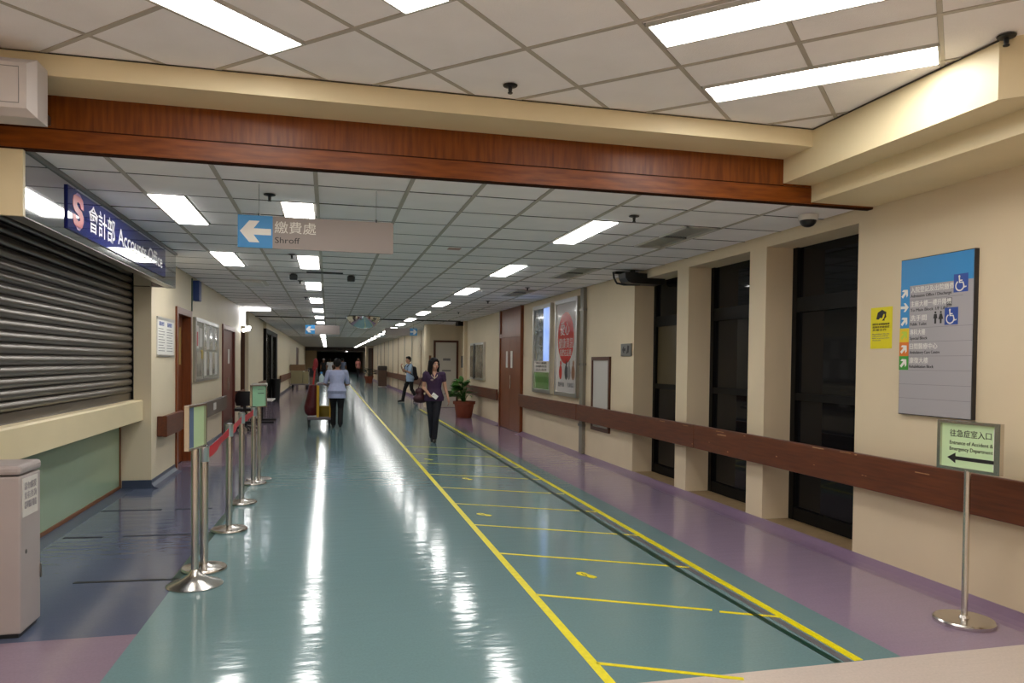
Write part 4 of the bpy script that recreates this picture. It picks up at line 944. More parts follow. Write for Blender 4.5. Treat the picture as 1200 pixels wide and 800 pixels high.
# queue posts and belts
def post(x, y, h, label):
    t = thing('queue_post', label, 'queue post', (x, y, 0), 'steel queue posts before the counter')
    put('base', MB().lathe([(0.155, 0.0), (0.158, 0.006), (0.158, 0.018), (0.150, 0.028), (0.05, 0.034), (0.027, 0.05)], (x, y, 0), 36), M_chrome, t, smooth=True)
    put('pole', MB().tube([(x, y, 0.03), (x, y, h - 0.1)], 0.0285, 18), M_chrome, t, smooth=True)
    put('belt_head', MB().lathe([(0.030, -0.11), (0.033, -0.105), (0.033, -0.02), (0.036, -0.012), (0.036, 0.0)], (x, y, h), 20), mat('belt_head_metal', (0.75, 0.72, 0.70), 0.3, metal=1.0), t, smooth=True)
    put('cap', MB().lathe([(0.036, 0.0), (0.036, 0.004), (0.02, 0.010)], (x, y, h), 20), M_black, t, smooth=True)
    return t
PY = [(-0.865, 5.74), (-0.85, 7.02), (-0.885, 8.33), (-0.885, 9.62)]
PH = [0.90, 0.955, 0.965, 0.95]
PL = ['steel queue post nearest the viewer with the first red belt end', 'steel queue post second along, joined by red belt on both sides', 'steel queue post third along, the shorter red belt reaching it', 'steel queue post last in the line before the second green sign stand']
for (x, y), h, l in zip(PY, PH, PL): post(x, y, h, l)
for k in range(3):
    (xa, ya), (xb, yb) = PY[k], PY[k + 1]; za, zb = PH[k] - 0.03, PH[k + 1] - 0.03
    mb = MB(); n = 10; vs = []; fs = []
    for i in range(n + 1):
        u = i / n; x = xa + (xb - xa) * u; y = ya + 0.035 + (yb - ya - 0.07) * u; z = za + (zb - za) * u - 0.012 * 4 * u * (1 - u); tw = 0.012 * math.sin(u * PI * 2)
        for (dx, dz) in ((-0.0012, 0.0), (0.0012, 0.0), (0.0012 + tw, -0.072), (-0.0012 + tw, -0.072)): vs.append((x + dx, y, z + dz))
    for i in range(n):
        for q in range(4): fs.append((i * 4 + q, i * 4 + (q + 1) % 4, (i + 1) * 4 + (q + 1) % 4, (i + 1) * 4 + q))
    fs += [(3, 2, 1, 0), tuple(n * 4 + q for q in range(4))]
    mb.add(vs, fs)
    put('queue_belt', mb, M_belt, None, True, label=['red retractable belt between the first and second queue posts', 'red retractable belt between the second and third queue posts', 'red retractable belt between the third and fourth queue posts'][k], cat='belt', group='red queue belts', at=(xa, ya, za))
def sign_post(x, y, A, B, z0, z1, label, m, flared, lines, edge):
    t = thing('sign_stand', label, 'sign stand', (x, y, 0))
    prof = [(0.18, 0.0), (0.182, 0.006), (0.17, 0.014), (0.10, 0.035), (0.045, 0.075), (0.026, 0.11)] if flared else [(0.155, 0.0), (0.158, 0.018), (0.15, 0.026), (0.026, 0.035)]
    put('base', MB().lathe(prof, (x, y, 0), 36), M_chrome, t, smooth=True)
    put('pole', MB().tube([(x, y, 0.03), (x, y, z0)], 0.0245, 16), M_chrome, t, smooth=True)
    A = Vector((*A, z0)); B = Vector((*B, z0)); W = (B - A).length; Hh = z1 - z0
    M = frameM(A, B - A, (0, 0, 1)) @ Matrix.Translation((0, 0, -0.012))
    fb = MB()
    for bb in ((0, W, 0, 0.012), (0, W, Hh - 0.015, Hh), (0, 0.010, 0.012, Hh - 0.012), (W - 0.022, W, 0.012, Hh - 0.012)): fb.box(*bb, -0.004, 0.026)
    put('sign_frame', fb.xf(M), M_chrome, t)
    pg = put('paper_sheet', plate(M, 0.008, W - 0.02, 0.012, Hh - 0.014, 0, 0.012), m, t)
    if edge: put('blue_margin', plate(M, 0.008, W * 0.36, 0.014, Hh - 0.016, 0.012, 0.0128), mat('dull_blue_margin', (96, 116, 150), 0.5), pg)
    for k in range(lines): put('print_line', plate(M, W * 0.45, W * 0.85, Hh * 0.78 - k * 0.05, Hh * 0.78 - k * 0.05 + 0.008, 0.012, 0.0128), M_greyprint if k < lines - 1 else M_blackprint, pg)
sign_post(-0.868, 5.37, (-0.895, 5.22), (-0.836, 5.57), 0.925, 1.225, 'steel sign stand with a mint notice on a flared base nearest the viewer', M_mintpaper, True, 0, True)
sign_post(-0.845, 9.93, (-0.931, 9.78), (-0.772, 10.05), 0.93, 1.215, 'steel sign stand with a green notice behind the last queue post', M_mintpaper2, False, 2, False)

# ------------------------------------------------------------------ furniture on the left, farther back
def chair(x, y, label):
    t = thing('office_chair', label, 'chair', (x, y, 0))
    put('seat', MB().cbox(x - 0.22, x + 0.22, y - 0.22, y + 0.22, 0.43, 0.50, 0.03), M_black, t)
    put('backrest', MB().loft([(x, y - 0.20, 0.55, 0.17, 0.03), (x, y - 0.215, 0.66, 0.20, 0.035), (x, y - 0.225, 0.78, 0.19, 0.035), (x, y - 0.23, 0.86, 0.13, 0.03)]), M_black, t, smooth=True)
    put('back_bar', MB().box(x - 0.03, x + 0.03, y - 0.23, y - 0.2, 0.42, 0.6), M_black, t)
    put('column', MB().tube([(x, y, 0.08), (x, y, 0.43)], 0.025, 10), M_black, t)
    for k in range(5):
        a = k * 2 * PI / 5; put('leg', MB().tube([(x, y, 0.1), (x + 0.25 * math.cos(a), y + 0.25 * math.sin(a), 0.05)], 0.018, 8).ball((x + 0.25 * math.cos(a), y + 0.25 * math.sin(a), 0.028), 0.028, 10, 6), M_black, t)
chair(-1.72, 16.95, 'black office chair with a rounded back by the oxblood door')
t = thing('side_table', 'low white-topped table on black T feet behind the green sign stand', 'table', (-1.55, 19.2, 0))
put('table_top', MB().cbox(-1.92, -1.30, 18.75, 19.85, 0.53, 0.56, 0.006), M_offwhite, t)
for y in (18.85, 19.75):
    put('leg', MB().box(-1.64, -1.58, y - 0.03, y + 0.03, 0.05, 0.53), M_black, t)
    put('foot', MB().box(-1.90, -1.26, y - 0.035, y + 0.035, 0.0, 0.05), M_black, t)
t = thing('paper_box', 'beige cardboard box standing on the low table', 'box', (-1.62, 19.1, 0.56))
put('box_body', MB().cbox(-1.78, -1.46, 18.86, 19.3, 0.56, 0.93, 0.006), M_crate, t)
put('box_lid', MB().cbox(-1.79, -1.45, 18.85, 19.31, 0.88, 0.96, 0.006), M_offwhite, t)
t = thing('litter_bin', 'tall black litter bin before the glazed door', 'bin', (-1.85, 28.5, 0))
put('bin_body', MB().loft([(-1.85, 28.5, 0, 0.13, 0.13), (-1.85, 28.5, 0.8, 0.17, 0.17)]), M_black, t, smooth=True)
put('bin_rim', MB().lathe([(0.175, 0.79), (0.185, 0.80), (0.185, 0.84), (0.165, 0.84), (0.16, 0.8)], (-1.85, 28.5, 0), 24), M_black, t, smooth=True)
t = thing('stock_trolley', 'low trolley carrying a brown carton and a beige crate by the left wall', 'trolley', (-1.45, 42, 0))
put('deck', MB().box(-1.95, -1.0, 41.3, 42.9, 0.22, 0.28), M_greypl, t)
for x in (-1.85, -1.1):
    for y in (41.5, 42.7): put('wheel', MB().tube([(x - 0.03, y, 0.11), (x + 0.03, y, 0.11)], 0.11, 14), M_black, t)
put('push_handle', MB().tube([(-1.95, 42.9, 0.28), (-1.95, 42.9, 1.0), (-1.0, 42.9, 1.0), (-1.0, 42.9, 0.28)], 0.02, 8), M_chrome, t)
def carton(x0, x1, y0, y1, z0, z1, m, label, nm='carton'):
    t = thing(nm, label, 'box', ((x0 + x1) / 2, (y0 + y1) / 2, z0))
    put('box_body', MB().cbox(x0, x1, y0, y1, z0, z1, 0.01), m, t); put('flap', MB().box(x0, x1, (y0 + y1) / 2 - 0.03, (y0 + y1) / 2 + 0.03, z1, z1 + 0.004), M_crate, t)
carton(-1.94, -1.32, 41.35, 42.2, 0.283, 0.98, M_crate, 'beige carton on the stock trolley, nearest the wall')
carton(-1.30, -1.02, 41.35, 42.2, 0.283, 0.92, M_crate, 'beige carton on the stock trolley, toward the walkway', 'crate')
carton(-1.97, -1.20, 41.40, 42.15, 0.985, 1.30, M_card, 'brown carton lying on top of the beige carton')
def wheelchair(x, y, label, s=1.0):
    t = thing('wheelchair', label, 'wheelchair', (x, y, 0))
    for sx in (-0.28, 0.28):
        ring = [(x + sx, y + 0.30 * math.cos(a), 0.30 + 0.30 * math.sin(a)) for a in [2 * PI * k / 20 for k in range(21)]]
        put('wheel', MB().tube(ring, 0.02, 6), M_black, t)
        put('caster', MB().tube([(x + sx - 0.015, y - 0.38, 0.08), (x + sx + 0.015, y - 0.38, 0.08)], 0.08, 12), M_black, t)
        put('side_frame', MB().tube([(x + sx * 0.9, y + 0.25, 1.05), (x + sx * 0.9, y + 0.22, 0.30), (x + sx * 0.9, y - 0.38, 0.14)], 0.015, 6).tube([(x + sx * 0.9, y + 0.22, 0.7), (x + sx * 0.9, y - 0.2, 0.7), (x + sx * 0.9, y - 0.22, 0.3)], 0.015, 6), M_chrome, t)
    put('seat', MB().box(x - 0.25, x + 0.25, y - 0.2, y + 0.22, 0.46, 0.52), M_black, t)
    put('backrest', MB().box(x - 0.25, x + 0.25, y + 0.21, y + 0.25, 0.52, 1.0), M_black, t)
wheelchair(-0.95, 50, 'black folded-back wheelchair beyond the stock trolley')
wheelchair(-1.1, 54, 'black wheelchair farthest along the left wall')
t = thing('waste_bin', 'brown panelled waste bin against the far right wall', 'bin', (3.28, 45.5, 0))
put('bin_body', MB().cbox(2.94, 3.45, 45.2, 45.8, 0.04, 1.0, 0.02), M_brownbin, t)
put('bin_hood', MB().cbox(2.92, 3.47, 45.18, 45.82, 1.0, 1.26, 0.05), mat('bin_hood_dark', (46, 38, 34), 0.5), t)
put('pedal', MB().box(3.2, 3.36, 45.1, 45.22, 0.0, 0.05), M_chrome, t)

# ------------------------------------------------------------------ plants
leaf_me = None
def leaf_mesh():
    P = [(0, 0), (0.035, 0.04), (0.062, 0.11), (0.058, 0.19), (0.030, 0.26), (0, 0.31)]
    vs = []; fs = []
    for i, (wx, l) in enumerate(P):
        zz = -0.55 * l * l
        vs += [(-wx, l, zz + wx * 0.25), (0, l, zz), (wx, l, zz + wx * 0.25)]
    for i in range(len(P) - 1):
        a = i * 3; fs += [(a, a + 1, a + 4, a + 3), (a + 1, a + 2, a + 5, a + 4)]
    return MB().add(vs, fs).mesh('leaf')
def plant(x, y, label, n, spread, hgt, ml, pr, ph, mp, xmax=99):
    t = thing('potted_plant', label, 'plant', (x, y, 0))
    put('pot', MB().lathe([(pr * 0.68, 0), (pr * 0.72, 0.01), (pr * 0.94, ph * 0.82), (pr * 1.06, ph * 0.83), (pr * 1.08, ph), (pr * 0.94, ph), (pr * 0.92, ph * 0.9)], (x, y, 0), 28), mp, t, smooth=True)
    put('soil', MB().lathe([(pr * 0.92, ph * 0.88), (pr * 0.5, ph * 0.92), (0.01, ph * 0.93)], (x, y, 0), 20), M_soil, t)
    me = leaf_mesh(); shade(me, True, 80); st = MB(); spots = []
    for k in range(n):
        a = 2 * PI * (k * 0.381966); u = (k + 0.5) / n; rr = spread * (0.25 + 0.75 * u) * random.uniform(0.7, 1.1); zz = ph + hgt * (1 - 0.75 * u) * random.uniform(0.75, 1.1)
        if x + (rr * 0.6 + 0.36) * math.cos(a) > xmax: a = PI - a; rr *= 0.8
        bx, by = x + 0.25 * rr * math.cos(a), y + 0.25 * rr * math.sin(a)
        tip = (x + rr * 0.6 * math.cos(a), y + rr * 0.6 * math.sin(a), zz)
        st.tube([(x + 0.03 * math.cos(a), y + 0.03 * math.sin(a), ph * 0.9), (bx, by, (ph + zz) / 2), tip], 0.006, 5)
        spots.append((*tip, (random.uniform(-0.1, 0.8) * (1.15 - u), random.uniform(-0.5, 0.5), a - PI / 2 + random.uniform(-0.4, 0.4))))
    put('stem', st, ml, t)
    copies('leaf', me, ml, t, spots)
plant(3.66, 20.2, 'leafy green plant in a terracotta pot against the right wall', 64, 0.52, 0.52, M_leaf, 0.29, 0.46, M_terra, 3.95)
plant(2.74, 52.0, 'far dark bushy plant in a terracotta pot by the projecting wall end', 26, 0.55, 0.55, M_leafD, 0.30, 0.5, M_terra)

# ------------------------------------------------------------------ people
def fuse(mb, voxel, smooth=2):
    """one continuous surface from overlapping closed forms"""
    me = mb.mesh('fused'); ob = bpy.data.objects.new('fused', me); COL.objects.link(ob)
    r = ob.modifiers.new('r', 'REMESH'); r.mode = 'VOXEL'; r.voxel_size = voxel
    s = ob.modifiers.new('s', 'SMOOTH'); s.factor = 0.5; s.iterations = smooth
    dg = bpy.context.evaluated_depsgraph_get(); out = bpy.data.meshes.new_from_object(ob.evaluated_get(dg))
    COL.objects.unlink(ob); bpy.data.objects.remove(ob); bpy.data.meshes.remove(me)
    return out
def chain(mb, pts, rad, n=12):
    for i in range(len(pts) - 1): mb.cap(pts[i], pts[i + 1], rad[i], rad[i + 1], n)
def hand(mb, wrist, tip_dir, palm_n, s=1.0, curl=0.5):
    w_ = Vector(wrist); d = Vector(tip_dir).normalized(); n = Vector(palm_n).normalized(); side = d.cross(n).normalized()
    mb.cap(w_, w_ + d * 0.045 * s, 0.022 * s, 0.026 * s, 10)
    for k, (o, L) in enumerate(((-0.027, 0.062), (-0.009, 0.072), (0.009, 0.068), (0.026, 0.054))):
        b = w_ + d * 0.065 * s + side * o * s; m1 = b + (d * math.cos(curl * 0.6) + n * math.sin(curl * 0.6)) * L * 0.5 * s
        m2 = m1 + (d * math.cos(curl * 1.5) + n * math.sin(curl * 1.5)) * L * 0.5 * s
        mb.cap(w_ + d * 0.03 * s + side * o * 0.8 * s, b, 0.011 * s, 0.0095 * s, 8); mb.cap(b, m1, 0.0092 * s, 0.0085 * s, 8); mb.cap(m1, m2, 0.0085 * s, 0.0075 * s, 8)
    tb = w_ + d * 0.02 * s - side * 0.02 * s; tm = tb - side * 0.028 * s + d * 0.025 * s + n * 0.008 * s
    mb.cap(tb, tm, 0.012 * s, 0.010 * s, 8); mb.cap(tm, tm + d * 0.028 * s + n * 0.01 * s, 0.010 * s, 0.008 * s, 8)
def person(at, heading, scale, J, look, label, voxel=0.007):
    """J: joint positions for a 1.62 m figure facing -Y, right hand side at -X"""
    t = thing('person', label, 'person', (at[0], at[1], 0))
    X = Matrix.Translation((at[0], at[1], 0)) @ Matrix.Rotation(heading, 4, 'Z') @ Matrix.Scale(scale, 4)
    lean = J.get('lean', 0.0)          # forward shift of the shoulders
    def tw(z): return -lean * max(0, (z - 0.85)) / 0.5
    neck = Vector((0, tw(1.36), 1.36)); head = Vector(J.get('head', (0, tw(1.5) - 0.015, 1.505)))
    torso = [(0, 0, 0.80, 0.14, 0.095), (0, 0.005, 0.87, 0.165, 0.11), (0, tw(0.96), 0.96, 0.148, 0.10), (0, tw(1.04), 1.04, 0.125, 0.088), (0, tw(1.14), 1.14, 0.138, 0.098), (0, tw(1.23), 1.23, 0.150, 0.10), (0, tw(1.31), 1.31, 0.140, 0.078), (0, tw(1.355), 1.355, 0.085, 0.055)]
    wd = J.get('width', 1.0); torso = [(a, b, c, d * wd, e * wd) for a, b, c, d, e in torso]
    b = MB(); b.loft(torso)
    b.cap(neck - Vector((0, 0, 0.04)), head - Vector((0, -0.012, 0.06)), 0.05, 0.045)
    # head turned about its own axis
    hb = MB(); hb.ball((0, 0.008, 0.02), (0.074, 0.092, 0.098), 20, 16); hb.ball((0, -0.022, -0.04), (0.056, 0.062, 0.068), 16, 12)
    hb.cap((0, -0.078, 0.012), (0, -0.096, -0.022), 0.010, 0.0145); hb.ball((0, -0.075, -0.058), (0.022, 0.012, 0.011), 10, 8); hb.ball((0, -0.068, -0.088), (0.02, 0.014, 0.014), 10, 8)
    for sx in (-1, 1): hb.ball((sx * 0.076, 0.012, -0.008), (0.012, 0.022, 0.032), 10, 8); hb.ball((sx * 0.04, -0.055, -0.03), (0.022, 0.02, 0.02), 10, 8)
    RH = Matrix.Translation(head) @ Matrix.Rotation(look[0], 4, 'Z') @ Matrix.Rotation(look[1], 4, 'X')
    b.add(*(lambda m: (m.v, m.f))(hb.xf(RH)))
    arms = J['arms']; legs = J['legs']
    for a in arms:
        chain(b, a['p'], [0.048, 0.036, 0.024]); hand(b, a['p'][2], a['hd'], a['pn'], 1.0, a.get('curl', 0.5))
    for l in legs:
        chain(b, [l[0], l[1], l[2]], [0.078, 0.050, 0.036]); 
    body = put('body', _x(fuse(b, voxel), X), J['skin'], t, True, angle=180)
    # eyes, mouth
    if voxel < 0.012:
        for sx in (-1, 1):
            e = MB().ball((sx * 0.031, -0.077, 0.008), (0.0135, 0.010, 0.009), 10, 8).xf(X @ RH); put('eye', e, M_eyew, body, True)
            e = MB().ball((sx * 0.031, -0.0855, 0.008), (0.007, 0.005, 0.008), 8, 6).xf(X @ RH); put('pupil', e, M_blackprint, body, True)
            e = MB().cap((sx * 0.017, -0.088, 0.028), (sx * 0.047, -0.078, 0.029), 0.004, 0.003, 6).xf(X @ RH); put('eyebrow', e, M_hair, body, True)
        put('mouth', MB().ball((0, -0.087, -0.058), (0.021, 0.006, 0.007), 10, 6).xf(X @ RH), M_lip, body, True)
    # hair
    h = MB(); h.ball((0, 0.028, 0.04), (0.085, 0.092, 0.098), 18, 14)
    if J.get('long'):
        for k in range(15):
            a = math.radians(-32 + k * (244 / 14)); cx, cy = 0.080 * math.cos(a), 0.022 + 0.082 * math.sin(a)
            h.cap((cx, cy, 0.06), (cx * 1.12, cy * 1.05 + 0.01, -0.10), 0.026, 0.028, 8)
            h.cap((cx * 1.12, cy * 1.05 + 0.01, -0.10), (cx * 1.08, cy * 0.85 + (-0.03 if cy < 0.02 else 0.03), -0.27 + 0.03 * math.sin(k * 2.1)), 0.028, 0.014, 8)
        h.ball((0, 0.0, 0.075), (0.076, 0.082, 0.052), 16, 12)
        for sx in (-1, 1): h.cap((sx * 0.02, -0.062, 0.095), (sx * 0.073, -0.045, 0.01), 0.022, 0.018); h.cap((sx * 0.073, -0.045, 0.01), (sx * 0.078, -0.03, -0.06), 0.018, 0.02)
    else:
        h.ball((0, -0.02, 0.085), (0.07, 0.062, 0.045), 14, 10)
        for sx in (-1, 1): h.cap((sx * 0.076, 0.02, 0.03), (sx * 0.074, 0.03, -0.01), 0.018, 0.012)
        h.ball((0, 0.075, -0.02), (0.06, 0.028, 0.06), 14, 10)
    put('hair', _x(fuse(h.xf(RH), voxel, 2), X), M_hair if J.get('hairm') is None else J['hairm'], t, True, angle=180)
    # shirt
    s = MB(); lo = J.get('hem', 0.82)
    rings = [r for r in torso if r[2] > lo]
    s.loft([(0, 0, lo, 0.186 * wd, 0.128 * wd)] + [(a, bb, c, d + (0.03 if c < 0.9 else 0.012), e + (0.026 if c < 0.9 else 0.012)) for a, bb, c, d, e in rings[:-1]] + [(0, tw(1.352), 1.352, 0.095, 0.064)])
    for a in arms:
        p0, p1 = Vector(a['p'][0]), Vector(a['p'][1]); f = J.get('sleeve', 0.55)
        s.cap(Vector((p0.x * 0.6, p0.y, p0.z)), p0, 0.058, 0.062); s.cap(p0, p0 + (p1 - p0) * f, 0.062, 0.054)
        if f >= 1: s.cap(p1, p1 + (Vector(a['p'][2]) - p1) * (f - 1), 0.05, 0.036)
    put('shirt', _x(fuse(s, voxel, 2), X), J['top'], t, True, angle=180)
    # trousers
    q = MB(); q.loft([(0, 0.0, 0.76, 0.12, 0.085), (0, 0.005, 0.83, 0.168 * wd, 0.115), (0, 0.0, 0.93, 0.15 * wd, 0.105)])
    for l in legs:
        hip, kn, an = [Vector(v) for v in l[:3]]; an2 = an + (kn - an) * 0.02
        q.cap(hip, kn, 0.092 * wd, 0.064); q.cap(kn, an2, 0.064, J.get('cuff', 0.046))
    put('trousers', _x(fuse(q, voxel, 2), X), J['bottom'], t, True, angle=180)
    for l in legs:
        an, toe = Vector(l[2]), Vector(l[3]); d = (toe - an); d.z = 0; d.normalize()
        sh = MB(); hz = min(an.z - 0.045, 0.03 + max(0, an.z - 0.09)); heel = Vector((an.x, an.y, max(0.032, an.z - 0.05))) - d * 0.03
        sh.cap(heel, Vector(toe), 0.034, 0.026); sh.cap(heel + d * 0.1, Vector(toe), 0.038, 0.027); sh.cap(an, heel, 0.04, 0.036)
        sh.v = [(a, bb, max(c, 0.0)) for a, bb, c in sh.v]
        put('shoe', _x(fuse(sh, max(voxel, 0.008), 1), X), M_black, t, True, angle=180)
    return t, X, RH
def _x(me, X): me.transform(X); return me

# woman walking toward the camera; her right side is at image left (-X)
WJ = dict(skin=M_skin, top=M_purple, bottom=M_navy, long=True, sleeve=0.42, hem=0.80, cuff=0.05, lean=0.0,
    arms=[dict(p=[(-0.165, 0, 1.31), (-0.205, 0.02, 1.06), (-0.075, -0.17, 0.90)], hd=(0.8, -0.5, -0.05), pn=(0.3, 0.5, 0.9), curl=0.9),
          dict(p=[(0.165, 0, 1.31), (0.215, 0.01, 1.06), (0.275, -0.06, 0.84)], hd=(0.15, -0.15, -1), pn=(-1, -0.1, 0), curl=0.5)],
    legs=[[(-0.075, 0, 0.85), (-0.055, 0.0, 0.47), (-0.03, 0.06, 0.10), (-0.04, -0.08, 0.03)],
          [(0.075, 0, 0.85), (0.035, -0.10, 0.47), (0.012, -0.08, 0.09), (0.015, -0.24, 0.028)]])
t, X, RH = person((1.97, 14.1), math.radians(-6), 0.985, WJ, (math.radians(28), 0.05), 'woman with long black hair in a dark purple top, holding a white phone', 0.0065)
put('neckline', MB().loft([(0, -0.052, 1.265, 0.025, 0.052), (0, -0.052, 1.33, 0.042, 0.04), (0, -0.03, 1.36, 0.05, 0.045)]).xf(X), M_skin, t, True)
put('necklace', MB().tube([(0.055 * math.cos(a), -0.06 + 0.045 * math.sin(a) - 0.045, 1.31 + 0.06 * math.sin(a)) for a in [PI + PI * k / 10 for k in range(11)]], 0.006, 6).ball((0, -0.155 + 0.035, 1.245), (0.018, 0.008, 0.022), 8, 6).xf(X), mat('pale_beads', (190, 170, 140), 0.4), t, True)
put('shirt_motif', MB().ball((-0.045, -0.112, 1.21), (0.03, 0.006, 0.02), 10, 6).xf(X), mat('silver_motif', (150, 130, 130), 0.4), t, True)
ph = thing('mobile_phone', 'white mobile phone held in the walking woman\'s hand', 'phone', tuple(X @ Vector((0.0, -0.25, 0.9))))
put('phone_body', MB().cbox(-0.04, 0.04, -0.01, 0.01, -0.065, 0.065, 0.004).xf(X @ Matrix.Translation((0.005, -0.235, 0.905)) @ Matrix.Rotation(-0.9, 4, 'Y') @ Matrix.Rotation(-0.5, 4, 'X')), M_white, ph)
put('phone_screen', MB().box(-0.034, 0.034, 0.0101, 0.011, -0.055, 0.055).xf(X @ Matrix.Translation((0.005, -0.235, 0.905)) @ Matrix.Rotation(-0.9, 4, 'Y') @ Matrix.Rotation(-0.5, 4, 'X')), M_black, ph)
bg = thing('shoulder_bag', 'maroon leather shoulder bag hanging behind the walking woman\'s arm', 'bag', tuple(X @ Vector((-0.27, 0.06, 0.8))))
put('bag_body', _x(fuse(MB().cap((-0.32, 0.04, 0.84), (-0.20, 0.10, 0.84), 0.085, 0.085).cap((-0.31, 0.05, 0.98), (-0.22, 0.10, 1.0), 0.06, 0.06).cap((-0.27, 0.07, 0.84), (-0.27, 0.07, 1.0), 0.09, 0.06), 0.009, 3), X), M_bagm, bg, True, angle=180)
put('strap', MB().tube([(-0.31, 0.05, 1.02), (-0.24, 0.02, 1.22), (-0.16, 0.02, 1.385), (-0.17, 0.10, 1.25), (-0.24, 0.10, 1.02)], 0.011, 8).xf(X), M_bagm, bg, True)

# man walking to the left with a backpack
MJ = dict(skin=M_skin, top=M_ltblue, bottom=M_blackcl, sleeve=0.75, hem=0.74, cuff=0.06, lean=0.05, width=1.04,
    arms=[dict(p=[(-0.17, -0.04, 1.31), (-0.20, -0.17, 1.10), (-0.10, -0.30, 1.28)], hd=(0.5, -0.2, 0.8), pn=(0.3, 0.8, 0.1), curl=1.0),
          dict(p=[(0.17, -0.04, 1.31), (0.21, -0.10, 1.06), (0.17, -0.26, 1.12)], hd=(-0.3, -0.8, 0.4), pn=(-0.6, 0.2, 0.5), curl=0.9)],
    legs=[[(-0.08, 0, 0.85), (-0.08, -0.16, 0.48), (-0.07, -0.24, 0.10), (-0.07, -0.42, 0.035)],
          [(0.08, 0, 0.85), (0.07, 0.03, 0.47), (0.07, 0.24, 0.14), (0.07, 0.12, 0.03)]])
t, X, RH = person((3.02, 28.2), math.radians(-72), 1.06, MJ, (0.1, 0.1), 'man in a light blue shirt walking left, wearing a black backpack', 0.009)
bp = thing('backpack', 'black backpack worn by the man in the light blue shirt', 'backpack', tuple(X @ Vector((0, 0.17, 0.9))))
put('pack_body', _x(fuse(MB().cap((-0.07, 0.16, 0.88), (-0.07, 0.13, 1.20), 0.10, 0.08).cap((0.07, 0.16, 0.88), (0.07, 0.13, 1.20), 0.10, 0.08).cap((-0.07, 0.19, 0.88), (0.07, 0.19, 0.88), 0.1, 0.1), 0.012, 3), X), M_navy, bp, True, angle=180)
for sx in (-0.1, 0.1): put('strap', MB().tube([(sx, 0.08, 1.26), (sx, -0.03, 1.385), (sx, -0.165, 1.27), (sx * 1.2, -0.165, 1.12), (sx * 1.75, -0.03, 1.0), (sx * 1.5, 0.1, 0.95)], 0.016, 6).xf(X), M_navy, bp, True)

# cleaner pushing a cart, seen from behind
CJ = dict(skin=M_skin2, top=M_lav, bottom=M_blackcl, sleeve=0.85, hem=0.70, cuff=0.06, lean=0.13, width=1.16, head=(0, -0.20, 1.475),
    arms=[dict(p=[(-0.19, -0.11, 1.29), (-0.25, -0.16, 1.02), (-0.14, -0.40, 0.98)], hd=(0.1, -1, 0.0), pn=(0, 0.2, -1), curl=1.2),
          dict(p=[(0.19, -0.11, 1.29), (0.27, -0.15, 1.03), (0.24, -0.38, 1.0)], hd=(0.0, -1, 0.05), pn=(0, 0.2, -1), curl=1.2)],
    legs=[[(-0.085, 0, 0.83), (-0.085, -0.03, 0.46), (-0.08, 0.09, 0.12), (-0.08, -0.04, 0.03)],
          [(0.085, 0, 0.83), (0.08, -0.12, 0.47), (0.08, -0.12, 0.09), (0.08, -0.28, 0.03)]])
t, X, RH = person((0.20, 17.25), math.radians(178), 0.985, CJ, (0, 0.2), 'cleaner in a pale lavender tunic and black trousers pushing a cart away from the viewer', 0.0085)
# cart
cx, cy = -0.22, 17.85
t = thing('cleaning_cart', 'cleaning cart with a yellow frame and dark red sack pushed by the cleaner', 'cart', (cx, cy, 0))
put('deck', MB().cbox(cx - 0.24, cx + 0.30, cy - 0.30, cy + 0.62, 0.17, 0.23, 0.02), M_greypl, t)
for sx in (-0.20, 0.26):
    for sy in (-0.2, 0.52):
        put('wheel', MB().tube([(cx + sx - 0.02, cy + sy, 0.075), (cx + sx + 0.02, cy + sy, 0.075)], 0.075, 14).box(cx + sx - 0.028, cx + sx + 0.028, cy + sy - 0.02, cy + sy + 0.02, 0.08, 0.18), M_black, t)
for sx in (0.0, 0.28): put('frame_post', MB().box(cx + sx - 0.028, cx + sx + 0.028, cy - 0.27, cy - 0.21, 0.22, 1.0), M_yelpl, t)
put('top_tray', MB().cbox(cx - 0.02, cx + 0.32, cy - 0.28, cy + 0.25, 0.96, 1.03, 0.015), M_greypl, t)
put('bucket', MB().loft([(cx + 0.15, cy + 0.02, 0.23, 0.13, 0.13), (cx + 0.15, cy + 0.02, 0.48, 0.15, 0.15)]), mat('olive_bucket', (122, 104, 30), 0.5), t, smooth=True)
put('sack', _x(fuse(MB().loft([(cx - 0.12, cy, 0.26, 0.12, 0.14), (cx - 0.14, cy, 0.45, 0.18, 0.20), (cx - 0.11, cy, 0.72, 0.14, 0.18), (cx - 0.10, cy, 0.97, 0.10, 0.15)]).ball((cx - 0.2, cy - 0.08, 0.42), (0.11, 0.12, 0.17)), 0.015, 3), Matrix.Identity(4)), M_redpl, t, True, angle=180)
put('push_bar', MB().tube([(cx + 0.0, cy - 0.24, 1.0), (cx + 0.02, cy - 0.24, 1.02), (cx + 0.45, cy - 0.24, 1.02)], 0.016, 8), M_black, t)
mp = thing('mop', 'red handled mop standing upright in the cleaning cart', 'mop', (cx - 0.1, cy + 0.08, 0.95))
put('handle', MB().tube([(cx - 0.11, cy + 0.08, 0.95), (cx - 0.06, cy + 0.10, 1.50)], 0.020, 8), M_red, mp)
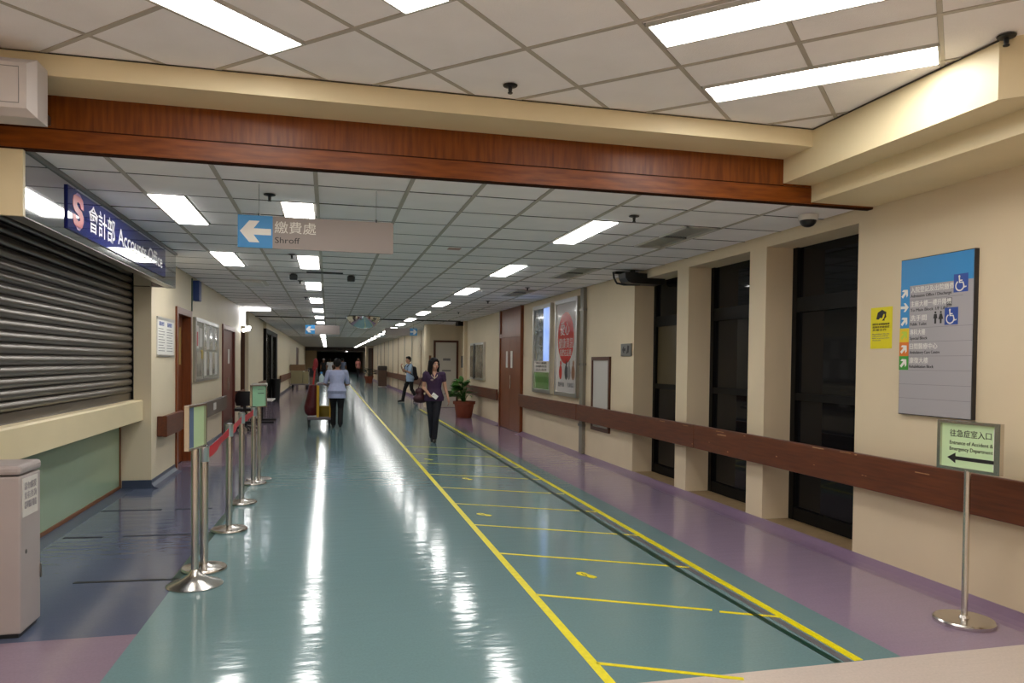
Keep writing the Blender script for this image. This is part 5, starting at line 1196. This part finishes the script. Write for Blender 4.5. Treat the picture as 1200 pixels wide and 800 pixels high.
put('mop_head', _x(fuse(MB().ball((cx - 0.06, cy + 0.10, 1.46), (0.06, 0.06, 0.13)).ball((cx - 0.09, cy + 0.1, 1.36), (0.05, 0.05, 0.08)), 0.012, 2), Matrix.Identity(4)), mat('mop_red', (140, 40, 44), 0.8, var=0.3, scale=30), mp, True, angle=180)
bt = thing('spray_bottle', 'white bottle on the tray of the cleaning cart', 'bottle', (cx + 0.08, cy - 0.1, 1.03))
put('bottle_body', MB().lathe([(0.055, 0), (0.058, 0.02), (0.058, 0.13), (0.02, 0.18), (0.02, 0.2)], (cx + 0.08, cy - 0.1, 1.03), 16), mat('bottle_white', (190, 210, 210), 0.35), bt, smooth=True)
put('bottle_cap', MB().box(cx + 0.05, cx + 0.10, cy - 0.12, cy - 0.08, 1.23, 1.27), M_skyblue, bt)

# far people
def stride(k): return [[(-0.085, 0, 0.85), (-0.08, -0.10 * k, 0.47), (-0.07, -0.05 * k, 0.10), (-0.07, -0.19 * k - 0.02, 0.03)], [(0.085, 0, 0.85), (0.08, 0.03 * k, 0.47), (0.07, 0.16 * k, 0.12), (0.07, 0.03 * k, 0.03)]]
def plain_arms(): return [dict(p=[(-0.175, 0, 1.31), (-0.215, 0.03, 1.06), (-0.23, -0.06, 0.84)], hd=(0, -0.1, -1), pn=(1, 0, 0)), dict(p=[(0.175, 0, 1.31), (0.215, -0.01, 1.06), (0.23, -0.10, 0.84)], hd=(0, -0.1, -1), pn=(-1, 0, 0))]
def walker(at, hd, sc, top, bottom, label, hm=None):
    person(at, hd, sc, dict(skin=M_skin2, top=top, bottom=bottom, sleeve=0.6, hem=0.78, cuff=0.06, arms=plain_arms(), legs=stride(1), hairm=hm), (0, 0), label, 0.018)
walker((2.62, 68.0), 0.6, 1.12, M_pinkcl, M_blackcl, 'distant figure in a salmon shirt beyond the projecting wall end')
walker((0.15, 60.0), PI, 1.05, M_whitecl, M_greypl, 'distant figure in a white top near the corridor end')
walker((1.05, 56.0), PI, 1.06, mat('slate_cloth', (96, 104, 124), 0.8), M_blackcl, 'distant figure in a slate blue top close to the cleaner\'s head')
walker((-0.35, 64.0), 0.0, 1.05, M_blackcl, M_blackcl, 'distant dark clothed figure with pale hair above the cleaning cart', M_whitecl)
print('tiles', nt, 'objects', len(bpy.data.objects))
